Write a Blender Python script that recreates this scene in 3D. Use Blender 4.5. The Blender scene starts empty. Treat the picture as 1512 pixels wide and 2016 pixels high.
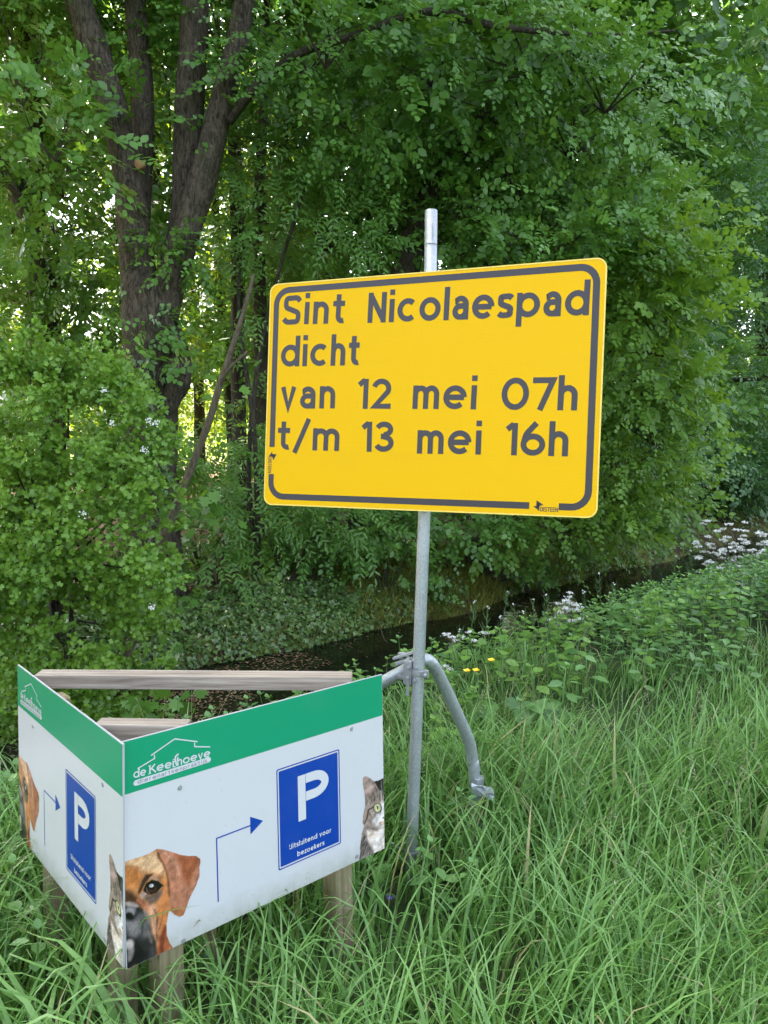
import bpy, math
import numpy as np

# ------------------------------------------------------------------ camera, sky, sun, exposure
sc = bpy.context.scene
COL = sc.collection
F = 1550.0                                   # focal length in pixels of the 1512 x 2016 photograph
CX, CY = 756.0, 1008.0
PITCH = math.atan(186.0 / F)
CAM = np.array([0.0, 0.0, 1.65])
cam_data = bpy.data.cameras.new('camera')
cam_data.sensor_fit = 'HORIZONTAL'
cam_data.sensor_width = 36.0
cam_data.lens = 36.0 * F / 1512.0
cam_data.clip_start = 0.05
cam_data.clip_end = 2000.0
cam = bpy.data.objects.new('camera', cam_data)
COL.objects.link(cam)
cam.location = CAM
cam.rotation_euler = (math.pi / 2 - PITCH, 0, 0)
sc.camera = cam

SUN_EL = math.radians(56)
SUN_AZ = math.atan2(-0.60, 0.80)             # clockwise from +Y: behind the trees, to the left
world = bpy.data.worlds.new('World')
sc.world = world
world.use_nodes = True
wn = world.node_tree.nodes
wl = world.node_tree.links
for nd in list(wn):
    wn.remove(nd)
sky = wn.new('ShaderNodeTexSky')
sky.sky_type = 'NISHITA'
sky.sun_disc = False
sky.sun_elevation = SUN_EL
sky.sun_rotation = SUN_AZ
sky.air_density = 0.8
sky.dust_density = 5.0
sky.ozone_density = 1.0
wbg = wn.new('ShaderNodeBackground')
wbg.inputs['Strength'].default_value = 0.15
wout = wn.new('ShaderNodeOutputWorld')
whs = wn.new('ShaderNodeHueSaturation')        # thin high haze: a paler blue
whs.inputs['Saturation'].default_value = 0.62
wl.new(sky.outputs[0], whs.inputs['Color'])
wl.new(whs.outputs[0], wbg.inputs[0])
wl.new(wbg.outputs[0], wout.inputs[0])

sun_data = bpy.data.lights.new('sun', 'SUN')
sun_data.energy = 3.3
sun_data.angle = math.radians(2.0)
sun_data.color = (1.0, 0.94, 0.84)
sun = bpy.data.objects.new('sun', sun_data)
COL.objects.link(sun)
from mathutils import Vector, Matrix
sun_dir = Vector((math.sin(SUN_AZ) * math.cos(SUN_EL), math.cos(SUN_AZ) * math.cos(SUN_EL), math.sin(SUN_EL)))
sun.rotation_euler = sun_dir.to_track_quat('Z', 'Y').to_euler()
sun.location = sun_dir * 60

sc.view_settings.view_transform = 'Standard'
sc.view_settings.look = 'None'
sc.view_settings.gamma = 1.0
sc.view_settings.use_curve_mapping = False
sc.view_settings.exposure = 2.9
sc.cycles.max_bounces = 8
sc.cycles.diffuse_bounces = 4
sc.cycles.glossy_bounces = 3
sc.cycles.transmission_bounces = 4
sc.cycles.transparent_max_bounces = 4
sc.cycles.use_denoising = True

rng = np.random.default_rng(11)

# ------------------------------------------------------------------ pixel -> place helpers
_c, _s = math.cos(-PITCH), math.sin(-PITCH)
RX = np.array([[1, 0, 0], [0, _c, -_s], [0, _s, _c]])
def ray(px, py):
    return RX @ np.array([(px - CX) / F, 1.0, -(py - CY) / F])
def at_y(px, py, Y):                         # point of that pixel at world depth Y
    d = ray(px, py)
    return CAM + d * (Y / d[1])
def at_z(px, py, z):
    d = ray(px, py)
    return CAM + d * ((z - CAM[2]) / d[2])
TV = np.array([0.737, 0.676])                # along the ditch
NV = np.array([-0.676, 0.737])               # across the ditch, away from the camera
def st(s, t):
    return np.array([TV[0] * t + NV[0] * s, TV[1] * t + NV[1] * s])
def s_of(x, y):
    return NV[0] * x + NV[1] * y
def t_of(x, y):
    return TV[0] * x + TV[1] * y
WATER_Z = -0.70
_HS = np.array([-400, -3, 2.8, 3.3, 3.85, 4.30, 4.8, 5.9, 6.30, 6.50, 7.1, 8.4, 12, 400])
_HZ = np.array([0, 0, 0, -0.06, -0.38, -0.74, -1.1, -1.1, -0.76, -0.52, -0.24, -0.08, 0.0, 0.0])
def ground_z(x, y):
    s = s_of(x, y)
    t = t_of(x, y)
    w = 0.10 * np.sin(t * 1.1 + 0.5) + 0.06 * np.sin(t * 2.7 + 1.2)
    z = np.interp(s + w, _HS, _HZ)
    near = np.exp(-(np.abs(t - 6) / 40) ** 2)
    z = z + near * (0.025 * np.sin(x * 2.1 + y * 1.3) + 0.02 * np.sin(x * 4.3 - y * 3.7) + 0.012 * np.sin(y * 8.1 + x * 6.0))
    return z

# ------------------------------------------------------------------ materials
def srgb(c):
    c = np.asarray(c, float) / 255.0
    return np.where(c <= 0.04045, c / 12.92, ((c + 0.055) / 1.055) ** 2.4)
def new_mat(name):
    m = bpy.data.materials.new(name)
    m.use_nodes = True
    nt = m.node_tree
    for nd in list(nt.nodes):
        nt.nodes.remove(nd)
    out = nt.nodes.new('ShaderNodeOutputMaterial')
    b = nt.nodes.new('ShaderNodeBsdfPrincipled')
    nt.links.new(b.outputs[0], out.inputs['Surface'])
    return m, nt, b, out
def rgba(c):
    return (float(c[0]), float(c[1]), float(c[2]), 1.0)
def mixcol(nt, fac, a, b):
    n = nt.nodes.new('ShaderNodeMix')
    n.data_type = 'RGBA'
    for sock, v in ((n.inputs[0], fac), (n.inputs[6], a), (n.inputs[7], b)):
        if hasattr(v, 'is_linked') or isinstance(v, bpy.types.NodeSocket):
            nt.links.new(v, sock)
        else:
            sock.default_value = v if not hasattr(v, '__len__') else rgba(v)
    return n.outputs[2]
def noise(nt, scale, detail=4, rough=0.6, vec=None, dist=0.0):
    n = nt.nodes.new('ShaderNodeTexNoise')
    n.inputs['Scale'].default_value = scale
    n.inputs['Detail'].default_value = detail
    n.inputs['Roughness'].default_value = rough
    n.inputs['Distortion'].default_value = dist
    if vec is not None:
        nt.links.new(vec, n.inputs['Vector'])
    return n.outputs['Fac']
def ramp(nt, fac, stops):
    n = nt.nodes.new('ShaderNodeValToRGB')
    e = n.color_ramp.elements
    while len(e) < len(stops):
        e.new(0.5)
    for el, (p, c) in zip(e, stops):
        el.position = p
        el.color = rgba(c) if hasattr(c, '__len__') else (c, c, c, 1)
    nt.links.new(fac, n.inputs[0])
    return n.outputs[0]
def coords(nt, kind='Object', scale=(1, 1, 1)):
    tc = nt.nodes.new('ShaderNodeTexCoord')
    mp = nt.nodes.new('ShaderNodeMapping')
    mp.inputs['Scale'].default_value = scale
    nt.links.new(tc.outputs[kind], mp.inputs[0])
    return mp.outputs[0]
def bump(nt, b, h, strength=0.3, dist=0.01):
    n = nt.nodes.new('ShaderNodeBump')
    n.inputs['Strength'].default_value = strength
    n.inputs['Distance'].default_value = dist
    nt.links.new(h, n.inputs['Height'])
    nt.links.new(n.outputs[0], b.inputs['Normal'])

def leaf_mat(name, dark, light, trans, tfac=0.4, rough=0.42, spec=0.45, dry=None):
    m, nt, b, out = new_mat(name)
    at = nt.nodes.new('ShaderNodeAttribute')
    at.attribute_name = 'tint'
    c = mixcol(nt, at.outputs['Fac'], dark, light)
    if dry is not None:
        c = mixcol(nt, ramp(nt, at.outputs['Fac'], [(0.0, 1.0), (0.035, 1.0), (0.045, 0.0), (1.0, 0.0)]), c, dry)
    nt.links.new(c, b.inputs['Base Color'])
    b.inputs['Roughness'].default_value = rough
    b.inputs['Specular IOR Level'].default_value = spec
    tr = nt.nodes.new('ShaderNodeBsdfTranslucent')
    tc = mixcol(nt, at.outputs['Fac'], np.array(trans) * 0.75, np.array(trans))
    nt.links.new(tc, tr.inputs[0])
    ms = nt.nodes.new('ShaderNodeMixShader')
    ms.inputs[0].default_value = tfac
    nt.links.new(b.outputs[0], ms.inputs[1])
    nt.links.new(tr.outputs[0], ms.inputs[2])
    nt.links.new(ms.outputs[0], out.inputs['Surface'])
    return m

def bark_mat(name, c1, c2, moss=(0.05, 0.07, 0.02), mossf=0.35):
    m, nt, b, out = new_mat(name)
    v = coords(nt, 'Object', (9, 9, 2.6))
    n1 = noise(nt, 3.4, 8, 0.72, v, 0.9)
    n2 = noise(nt, 1.3, 3, 0.5, coords(nt, 'Object'))
    c = mixcol(nt, ramp(nt, n1, [(0.40, 0.0), (0.60, 1.0)]), c1, c2)
    n3 = noise(nt, 5.0, 5, 0.7, coords(nt, 'Object'))
    c = mixcol(nt, ramp(nt, n3, [(0.58, 0.0), (0.70, 0.5)]), c, np.array(c2) * 1.45)
    c = mixcol(nt, ramp(nt, n2, [(0.5, 0.0), (0.75, mossf)]), c, moss)
    nt.links.new(c, b.inputs['Base Color'])
    b.inputs['Roughness'].default_value = 0.85
    b.inputs['Specular IOR Level'].default_value = 0.2
    bump(nt, b, n1, 1.0, 0.06)
    return m

M = {}
def plain(name, col, rough=0.6, metal=0.0, spec=0.5, var=0.0, vscale=20):
    m, nt, b, out = new_mat(name)
    if var:
        n = noise(nt, vscale, 5, 0.65, coords(nt))
        c = mixcol(nt, ramp(nt, n, [(0.3, 0.0), (0.7, 1.0)]), np.array(col) * (1 - var), np.minimum(np.array(col) * (1 + var), 1))
        nt.links.new(c, b.inputs['Base Color'])
    else:
        b.inputs['Base Color'].default_value = rgba(col)
    b.inputs['Roughness'].default_value = rough
    b.inputs['Metallic'].default_value = metal
    b.inputs['Specular IOR Level'].default_value = spec
    M[name] = m
    return m

# foliage
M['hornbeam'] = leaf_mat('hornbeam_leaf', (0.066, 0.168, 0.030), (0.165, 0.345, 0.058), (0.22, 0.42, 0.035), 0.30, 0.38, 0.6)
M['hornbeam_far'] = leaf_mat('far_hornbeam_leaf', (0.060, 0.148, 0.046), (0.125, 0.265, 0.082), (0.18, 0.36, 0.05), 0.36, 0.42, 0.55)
M['fresh'] = leaf_mat('fresh_leaf', (0.092, 0.200, 0.028), (0.185, 0.345, 0.046), (0.27, 0.44, 0.03), 0.40, 0.42, 0.5)
M['background'] = leaf_mat('background_leaf', (0.085, 0.160, 0.020), (0.170, 0.260, 0.030), (0.42, 0.55, 0.03), 0.5, 0.5, 0.3)
M['hawthorn'] = leaf_mat('hawthorn_leaf', (0.100, 0.225, 0.026), (0.225, 0.405, 0.045), (0.28, 0.46, 0.03), 0.33, 0.40, 0.5)
M['ash'] = leaf_mat('ash_leaf', (0.080, 0.190, 0.036), (0.150, 0.305, 0.056), (0.22, 0.42, 0.04), 0.36, 0.42, 0.5)
M['maple'] = leaf_mat('maple_leaf', (0.070, 0.180, 0.030), (0.120, 0.270, 0.045), (0.24, 0.45, 0.03), 0.38, 0.42, 0.45)
M['ivy'] = leaf_mat('ivy_leaf', (0.066, 0.145, 0.034), (0.205, 0.325, 0.085), (0.12, 0.22, 0.05), 0.18, 0.32, 0.6)
M['grass'] = leaf_mat('grass_blade', (0.082, 0.200, 0.038), (0.190, 0.370, 0.092), (0.22, 0.42, 0.08), 0.30, 0.38, 0.5, dry=(0.40, 0.35, 0.17))
M['nettle'] = leaf_mat('nettle_leaf', (0.075, 0.180, 0.050), (0.150, 0.310, 0.085), (0.20, 0.40, 0.06), 0.30, 0.42, 0.5)
M['mustard'] = leaf_mat('mustard_leaf', (0.115, 0.250, 0.040), (0.190, 0.360, 0.065), (0.26, 0.46, 0.06), 0.34, 0.45, 0.45)
M['moss'] = leaf_mat('moss_blade', (0.190, 0.225, 0.036), (0.370, 0.390, 0.080), (0.18, 0.22, 0.04), 0.25, 0.7, 0.2)
M['litter'] = leaf_mat('litter_leaf', (0.13, 0.075, 0.040), (0.32, 0.21, 0.12), (0.12, 0.07, 0.03), 0.12, 0.7, 0.2)
M['bark'] = bark_mat('tree_bark', (0.046, 0.036, 0.026), (0.185, 0.148, 0.110))
M['bark_dark'] = bark_mat('dark_bark', (0.045, 0.038, 0.028), (0.120, 0.100, 0.074))
M['sapling_bark'] = bark_mat('sapling_bark', (0.13, 0.105, 0.065), (0.22, 0.18, 0.12), mossf=0.2)
plain('wound', (0.36, 0.20, 0.09), 0.8, var=0.35, vscale=25)
plain('white_flower', (0.78, 0.78, 0.72), 0.6, spec=0.2)
plain('yellow_flower', (0.80, 0.55, 0.01), 0.35)
plain('violet_flower', (0.15, 0.14, 0.34), 0.5)
plain('straw', (0.20, 0.24, 0.10), 0.6)
M['seed'] = leaf_mat('seed_head', (0.16, 0.20, 0.09), (0.30, 0.33, 0.18), (0.2, 0.2, 0.1), 0.3, 0.6, 0.3)
plain('stem', (0.085, 0.17, 0.045), 0.5)
plain('stem_red', (0.13, 0.12, 0.06), 0.5)

# soil / verge ground: mixed by position across the ditch
m, nt, b, out = new_mat('ground_soil')
geo = nt.nodes.new('ShaderNodeNewGeometry')
dot = nt.nodes.new('ShaderNodeVectorMath'); dot.operation = 'DOT_PRODUCT'
nt.links.new(geo.outputs['Position'], dot.inputs[0])
dot.inputs[1].default_value = (NV[0], NV[1], 0)
v = coords(nt)
n_big = noise(nt, 1.7, 5, 0.65, v)
n_fine = noise(nt, 30, 5, 0.7, v)
soil = mixcol(nt, n_fine, (0.030, 0.022, 0.014), (0.105, 0.072, 0.044))
litter = mixcol(nt, ramp(nt, n_fine, [(0.35, 0.0), (0.65, 1.0)]), (0.070, 0.044, 0.024), (0.27, 0.19, 0.115))
verge = mixcol(nt, n_fine, (0.020, 0.034, 0.012), (0.050, 0.085, 0.026))
meadow = mixcol(nt, n_fine, (0.10, 0.15, 0.03), (0.19, 0.25, 0.06))
def mr(sock, lo, hi):
    n = nt.nodes.new('ShaderNodeMapRange'); nt.links.new(sock, n.inputs[0])
    n.inputs[1].default_value = lo; n.inputs[2].default_value = hi
    return n.outputs[0]
col = mixcol(nt, mr(dot.outputs['Value'], 3.6, 4.2), verge, soil)
mossy = mixcol(nt, n_fine, (0.085, 0.105, 0.022), (0.240, 0.255, 0.060))
mossy = mixcol(nt, ramp(nt, noise(nt, 4.5, 5, 0.7, v), [(0.42, 0.0), (0.60, 1.0)]), soil, mossy)
col = mixcol(nt, mr(dot.outputs['Value'], 5.9, 6.2), col, mossy)
col = mixcol(nt, mr(dot.outputs['Value'], 6.9, 7.7), col, litter)
col = mixcol(nt, mr(dot.outputs['Value'], 24.0, 30.0), col, meadow)
nt.links.new(col, b.inputs['Base Color'])
b.inputs['Roughness'].default_value = 0.95
b.inputs['Specular IOR Level'].default_value = 0.15
bump(nt, b, n_fine, 0.8, 0.03)
M['ground'] = m

# ditch water
m, nt, b, out = new_mat('ditch_water')
v = coords(nt, 'Object', (1, 1, 1))
rip = noise(nt, 5.0, 3, 0.5, v, 0.6)
film = noise(nt, 1.1, 5, 0.65, v, 0.8)
c = mixcol(nt, ramp(nt, film, [(0.55, 0.0), (0.72, 0.35)]), (0.010, 0.012, 0.006), (0.042, 0.038, 0.020))
nt.links.new(c, b.inputs['Base Color'])
b.inputs['Roughness'].default_value = 0.06
b.inputs['IOR'].default_value = 1.33
b.inputs['Specular IOR Level'].default_value = 0.5
bump(nt, b, rip, 0.22, 0.03)
M['water'] = m

# galvanised steel
def steel(name, c1, c2, rough, wear=(0.05, 0.05, 0.055)):
    m, nt, b, out = new_mat(name)
    v = coords(nt, 'Object', (1, 1, 1))
    vo = nt.nodes.new('ShaderNodeTexVoronoi'); vo.inputs['Scale'].default_value = 130
    nt.links.new(v, vo.inputs['Vector'])
    c = mixcol(nt, vo.outputs['Distance'], c1, c2)
    st_ = noise(nt, 1.0, 5, 0.7, coords(nt, 'Object', (70, 70, 5)))
    c = mixcol(nt, ramp(nt, st_, [(0.60, 0.0), (0.72, 0.8)]), c, wear)
    big = noise(nt, 7, 3, 0.6, v)
    c = mixcol(nt, ramp(nt, big, [(0.4, 0.0), (0.8, 0.35)]), c, (0.50, 0.52, 0.53))
    nt.links.new(c, b.inputs['Base Color'])
    b.inputs['Metallic'].default_value = 0.55
    rr = ramp(nt, big, [(0.3, rough - 0.08), (0.8, rough + 0.12)])
    nt.links.new(rr, b.inputs['Roughness'])
    return m
M['steel'] = steel('galvanised_steel', (0.30, 0.33, 0.345), (0.46, 0.49, 0.50), 0.42)
M['steel_dull'] = steel('dull_zinc_casting', (0.24, 0.25, 0.255), (0.36, 0.37, 0.37), 0.55)

# weathered timber
def timber(name, axis, green=0.3, c1=(0.16, 0.12, 0.085), c2=(0.40, 0.34, 0.27)):
    m, nt, b, out = new_mat(name)
    scl = [60, 60, 60]; scl[axis] = 2.2
    v = coords(nt, 'Object', tuple(scl))
    g = noise(nt, 1.0, 6, 0.7, v, 0.3)
    c = mixcol(nt, ramp(nt, g, [(0.30, 0.0), (0.62, 1.0)]), c1, c2)
    big = noise(nt, 6, 4, 0.6, coords(nt))
    c = mixcol(nt, ramp(nt, big, [(0.42, 0.0), (0.70, green)]), c, (0.13, 0.14, 0.045))
    nt.links.new(c, b.inputs['Base Color'])
    b.inputs['Roughness'].default_value = 0.85
    b.inputs['Specular IOR Level'].default_value = 0.2
    bump(nt, b, g, 0.6, 0.004)
    return m
M['post_wood'] = timber('weathered_post', 2, 0.75, (0.17, 0.125, 0.075), (0.40, 0.32, 0.21))
M['rail_wood'] = timber('weathered_rail', 0, 0.10, (0.16, 0.125, 0.092), (0.43, 0.375, 0.305))

# printed board: off-white with faint grime
m, nt, b, out = new_mat('board_white')
v = coords(nt)
g1 = noise(nt, 5, 6, 0.7, v)
g2 = noise(nt, 1.0, 5, 0.75, coords(nt, 'Object', (60, 60, 8)))
sp = noise(nt, 140, 2, 0.5, v)
c = mixcol(nt, ramp(nt, g1, [(0.45, 0.0), (0.8, 0.16)]), (0.565, 0.565, 0.56), (0.42, 0.42, 0.41))
c = mixcol(nt, ramp(nt, g2, [(0.58, 0.0), (0.8, 0.14)]), c, (0.43, 0.43, 0.41))
c = mixcol(nt, ramp(nt, sp, [(0.68, 0.0), (0.74, 0.55)]), c, (0.34, 0.33, 0.29))
sx = nt.nodes.new('ShaderNodeSeparateXYZ'); nt.links.new(v, sx.inputs[0])
lowm = nt.nodes.new('ShaderNodeMapRange'); nt.links.new(sx.outputs['Z'], lowm.inputs[0]); lowm.inputs[1].default_value = 0.10; lowm.inputs[2].default_value = 0.0
splash = nt.nodes.new('ShaderNodeMath'); splash.operation = 'MULTIPLY'; nt.links.new(lowm.outputs[0], splash.inputs[0]); nt.links.new(noise(nt, 26, 6, 0.75, v), splash.inputs[1])
c = mixcol(nt, ramp(nt, splash.outputs[0], [(0.18, 0.0), (0.60, 0.55)]), c, (0.30, 0.31, 0.20))
nt.links.new(c, b.inputs['Base Color'])
b.inputs['Roughness'].default_value = 0.32
M['board_white'] = m
def printed(name, col, rough=0.32):
    m, nt, b, out = new_mat(name)
    g = noise(nt, 9, 6, 0.7, coords(nt))
    c = mixcol(nt, ramp(nt, g, [(0.5, 0.0), (0.8, 0.10)]), col, np.minimum(np.array(col) * 0.6 + 0.2, 1))
    nt.links.new(c, b.inputs['Base Color'])
    b.inputs['Roughness'].default_value = rough
    M[name] = m
printed('print_green', (0.003, 0.275, 0.125))
printed('print_blue', (0.002, 0.045, 0.30))
printed('print_white', (0.58, 0.58, 0.58))
printed('print_grey', (0.22, 0.24, 0.25))
plain('board_edge', (0.42, 0.43, 0.43), 0.5)
plain('screw_steel', (0.42, 0.43, 0.44), 0.45, 0.6, var=0.25, vscale=300)

# animal pictures: colours stored per vertex
m, nt, b, out = new_mat('printed_picture')
at = nt.nodes.new('ShaderNodeAttribute'); at.attribute_name = 'ink'
nt.links.new(at.outputs['Color'], b.inputs['Base Color'])
b.inputs['Roughness'].default_value = 0.32
M['picture'] = m

# yellow retroreflective sheeting with a honeycomb of sealed cells and scuffs
m, nt, b, out = new_mat('yellow_sheeting')
v = coords(nt)
vo = nt.nodes.new('ShaderNodeTexVoronoi'); vo.feature = 'DISTANCE_TO_EDGE'; vo.inputs['Scale'].default_value = 230
vo.inputs['Randomness'].default_value = 0.25
nt.links.new(v, vo.inputs['Vector'])
cell = ramp(nt, vo.outputs['Distance'], [(0.02, 0.0), (0.10, 1.0)])
c = mixcol(nt, cell, (0.66, 0.360, 0.0005), (0.80, 0.460, 0.0005))
pat = noise(nt, 3.2, 5, 0.65, v)
c = mixcol(nt, ramp(nt, pat, [(0.45, 0.0), (0.75, 0.25)]), c, (0.76, 0.43, 0.004))
scf = noise(nt, 1.0, 6, 0.75, coords(nt, 'Object', (28, 28, 90)))
c = mixcol(nt, ramp(nt, scf, [(0.68, 0.0), (0.74, 0.45)]), c, (0.50, 0.31, 0.05))
film = noise(nt, 1.0, 4, 0.6, coords(nt, 'Object', (2.0, 2.0, 14.0)))
c = mixcol(nt, ramp(nt, film, [(0.5, 0.0), (0.8, 0.18)]), c, (0.62, 0.36, 0.02))
nt.links.new(c, b.inputs['Base Color'])
b.inputs['Roughness'].default_value = 0.42
b.inputs['Specular IOR Level'].default_value = 0.12
bump(nt, b, vo.outputs['Distance'], 0.04, 0.001)
M['yellow'] = m
plain('yellow_edge', (0.86, 0.62, 0.10), 0.4, var=0.12, vscale=30)
m, nt, b, out = new_mat('black_sheeting')
v = coords(nt)
scf = noise(nt, 1.0, 6, 0.75, coords(nt, 'Object', (40, 40, 60)))
c = mixcol(nt, ramp(nt, scf, [(0.69, 0.0), (0.74, 0.7)]), (0.034, 0.029, 0.030), (0.55, 0.36, 0.06))
b.inputs['Specular IOR Level'].default_value = 0.4
nt.links.new(c, b.inputs['Base Color'])
b.inputs['Roughness'].default_value = 0.3
M['black'] = m

# ------------------------------------------------------------------ mesh helpers
def tag(o, label=None, cat=None, group=None, kind=None):
    if label: o['label'] = label
    if cat: o['category'] = cat
    if group: o['group'] = group
    if kind: o['kind'] = kind
    return o
def empty(name, loc):
    o = bpy.data.objects.new(name, None)
    o.empty_display_size = 0.1
    COL.objects.link(o)
    o.location = [float(q) for q in loc]
    return o
def link(name, me, mat, parent=None, smooth=False):
    if mat is not None and not me.materials:
        me.materials.append(M[mat])
    o = bpy.data.objects.new(name, me)
    COL.objects.link(o)
    if parent is not None:
        o.parent = parent
    if smooth:
        me.shade_smooth()
    return o
def np_mesh(name, V, faces_flat, k, attr=None):
    """V (n,3), faces_flat (m*k) vertex indices, k corners per face"""
    me = bpy.data.meshes.new(name)
    V = np.ascontiguousarray(V, dtype=np.float32)
    fl = np.ascontiguousarray(faces_flat, dtype=np.int32).ravel()
    nf = len(fl) // k
    me.vertices.add(len(V)); me.vertices.foreach_set('co', V.ravel())
    me.loops.add(len(fl)); me.loops.foreach_set('vertex_index', fl)
    me.polygons.add(nf); me.polygons.foreach_set('loop_start', np.arange(0, nf * k, k, dtype=np.int32))
    if attr is not None:
        a = me.attributes.new('tint', 'FLOAT', 'FACE')
        a.data.foreach_set('value', np.ascontiguousarray(attr, dtype=np.float32))
    me.update(calc_edges=True)
    return me
class MB:
    def __init__(self):
        self.v = []; self.f = []
    def add(self, V, Fs):
        o = len(self.v)
        self.v += [tuple(float(q) for q in p) for p in V]
        self.f += [tuple(i + o for i in f) for f in Fs]
    def box(self, c, size, R=None):
        c = np.array(c, float); h = np.array(size, float) / 2
        R = np.eye(3) if R is None else R
        V = [c + R @ (h * np.array(q)) for q in ((-1,-1,-1),(1,-1,-1),(1,1,-1),(-1,1,-1),(-1,-1,1),(1,-1,1),(1,1,1),(-1,1,1))]
        self.add(V, [(0,3,2,1),(4,5,6,7),(0,1,5,4),(1,2,6,5),(2,3,7,6),(3,0,4,7)])
    def tube(self, P, r, n=12, cap=True, wob=0.0, seed=0):
        P = np.array(P, float); k = len(P)
        r = np.full(k, r, float) if np.isscalar(r) else np.array(r, float)
        T = np.gradient(P, axis=0); T /= np.linalg.norm(T, axis=1)[:, None] + 1e-12
        u = np.cross(T[0], [0.3, 0.9, 0.1]); u /= np.linalg.norm(u)
        V = []
        lr = np.random.default_rng(seed)
        ph = lr.uniform(0, 6.28, 4)
        for i in range(k):
            u = u - T[i] * (u @ T[i]); u /= np.linalg.norm(u) + 1e-12
            w = np.cross(T[i], u)
            for j in range(n):
                a = 2 * math.pi * j / n
                q = r[i]
                if wob:
                    q *= 1 + wob * (0.5 * math.sin(3 * a + ph[0] + i * 0.25) + 0.35 * math.sin(5 * a + ph[1] - i * 0.3) + 0.3 * math.sin(2 * a + ph[2] + i * 0.7) + 0.25 * lr.uniform(-1, 1))
                V.append(P[i] + q * (math.cos(a) * u + math.sin(a) * w))
        Fs = [(i * n + j, i * n + (j + 1) % n, (i + 1) * n + (j + 1) % n, (i + 1) * n + j) for i in range(k - 1) for j in range(n)]
        if cap:
            Fs += [tuple(range(n - 1, -1, -1)), tuple((k - 1) * n + j for j in range(n))]
        self.add(V, Fs)
    def build(self, name, mat, parent=None, origin=(0, 0, 0), smooth=False):
        me = bpy.data.meshes.new(name)
        o = np.array(origin, float)
        me.from_pydata([tuple(np.array(p) - o) for p in self.v], [], self.f)
        me.update()
        return link(name, me, mat, parent, smooth)
def catmull(P, n=8):
    P = np.array(P, float)
    Q = np.vstack([2 * P[0] - P[1], P, 2 * P[-1] - P[-2]])
    out = []
    for i in range(1, len(Q) - 2):
        for t in np.linspace(0, 1, n, endpoint=False):
            a, b_, c_, d = Q[i-1], Q[i], Q[i+1], Q[i+2]
            out.append(0.5 * ((2*b_) + (-a + c_)*t + (2*a - 5*b_ + 4*c_ - d)*t*t + (-a + 3*b_ - 3*c_ + d)*t**3))
    out.append(P[-1])
    return np.array(out)
def bevel(o, w=0.003, seg=2):
    md = o.modifiers.new('bevel', 'BEVEL'); md.width = w; md.segments = seg; md.limit_method = 'ANGLE'
    return o

# ------------------------------------------------------------------ the setting: ground and water
def axis_steps(stops):
    out = []
    for a, b_, d in stops:
        out += list(np.arange(a, b_, d))
    return np.array(out + [stops[-1][1]])
SS = axis_steps([(-400, -60, 40), (-60, -10, 10), (-10, -2, 1.0), (-2, 2.4, 0.25), (2.4, 7.6, 0.1), (7.6, 12, 0.3), (12, 30, 1.5), (30, 100, 10), (100, 700, 60)])
TT = axis_steps([(-500, -60, 40), (-60, -12, 6), (-12, 22, 0.22), (22, 50, 1.0), (50, 120, 8), (120, 700, 60)])
S_, T_ = np.meshgrid(SS, TT, indexing='ij')
XY = S_[..., None] * NV + T_[..., None] * TV
Z_ = ground_z(XY[..., 0], XY[..., 1])
V = np.dstack([XY, Z_]).reshape(-1, 3)
a, b_ = len(SS), len(TT)
I = np.arange(a * b_).reshape(a, b_)
fl = np.stack([I[:-1, :-1], I[1:, :-1], I[1:, 1:], I[:-1, 1:]], -1).reshape(-1, 4)[:, ::-1]
tag(link('ground', np_mesh('ground', V, fl, 4), 'ground', smooth=True), 'grassy verge, ditch banks and leaf-strewn woodland floor', 'ground', kind='structure')
c4 = [st(3.2, -80), st(7.4, -80), st(7.4, 160), st(3.2, 160)]
w = MB(); w.add([(p[0], p[1], WATER_Z) for p in c4], [(0, 3, 2, 1)])
o = w.build('water', 'water')
tag(o, 'dark still ditch water below the ivy bank', 'water', kind='structure')
if o.data.polygons[0].normal.z < 0:
    o.data.flip_normals()

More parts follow.
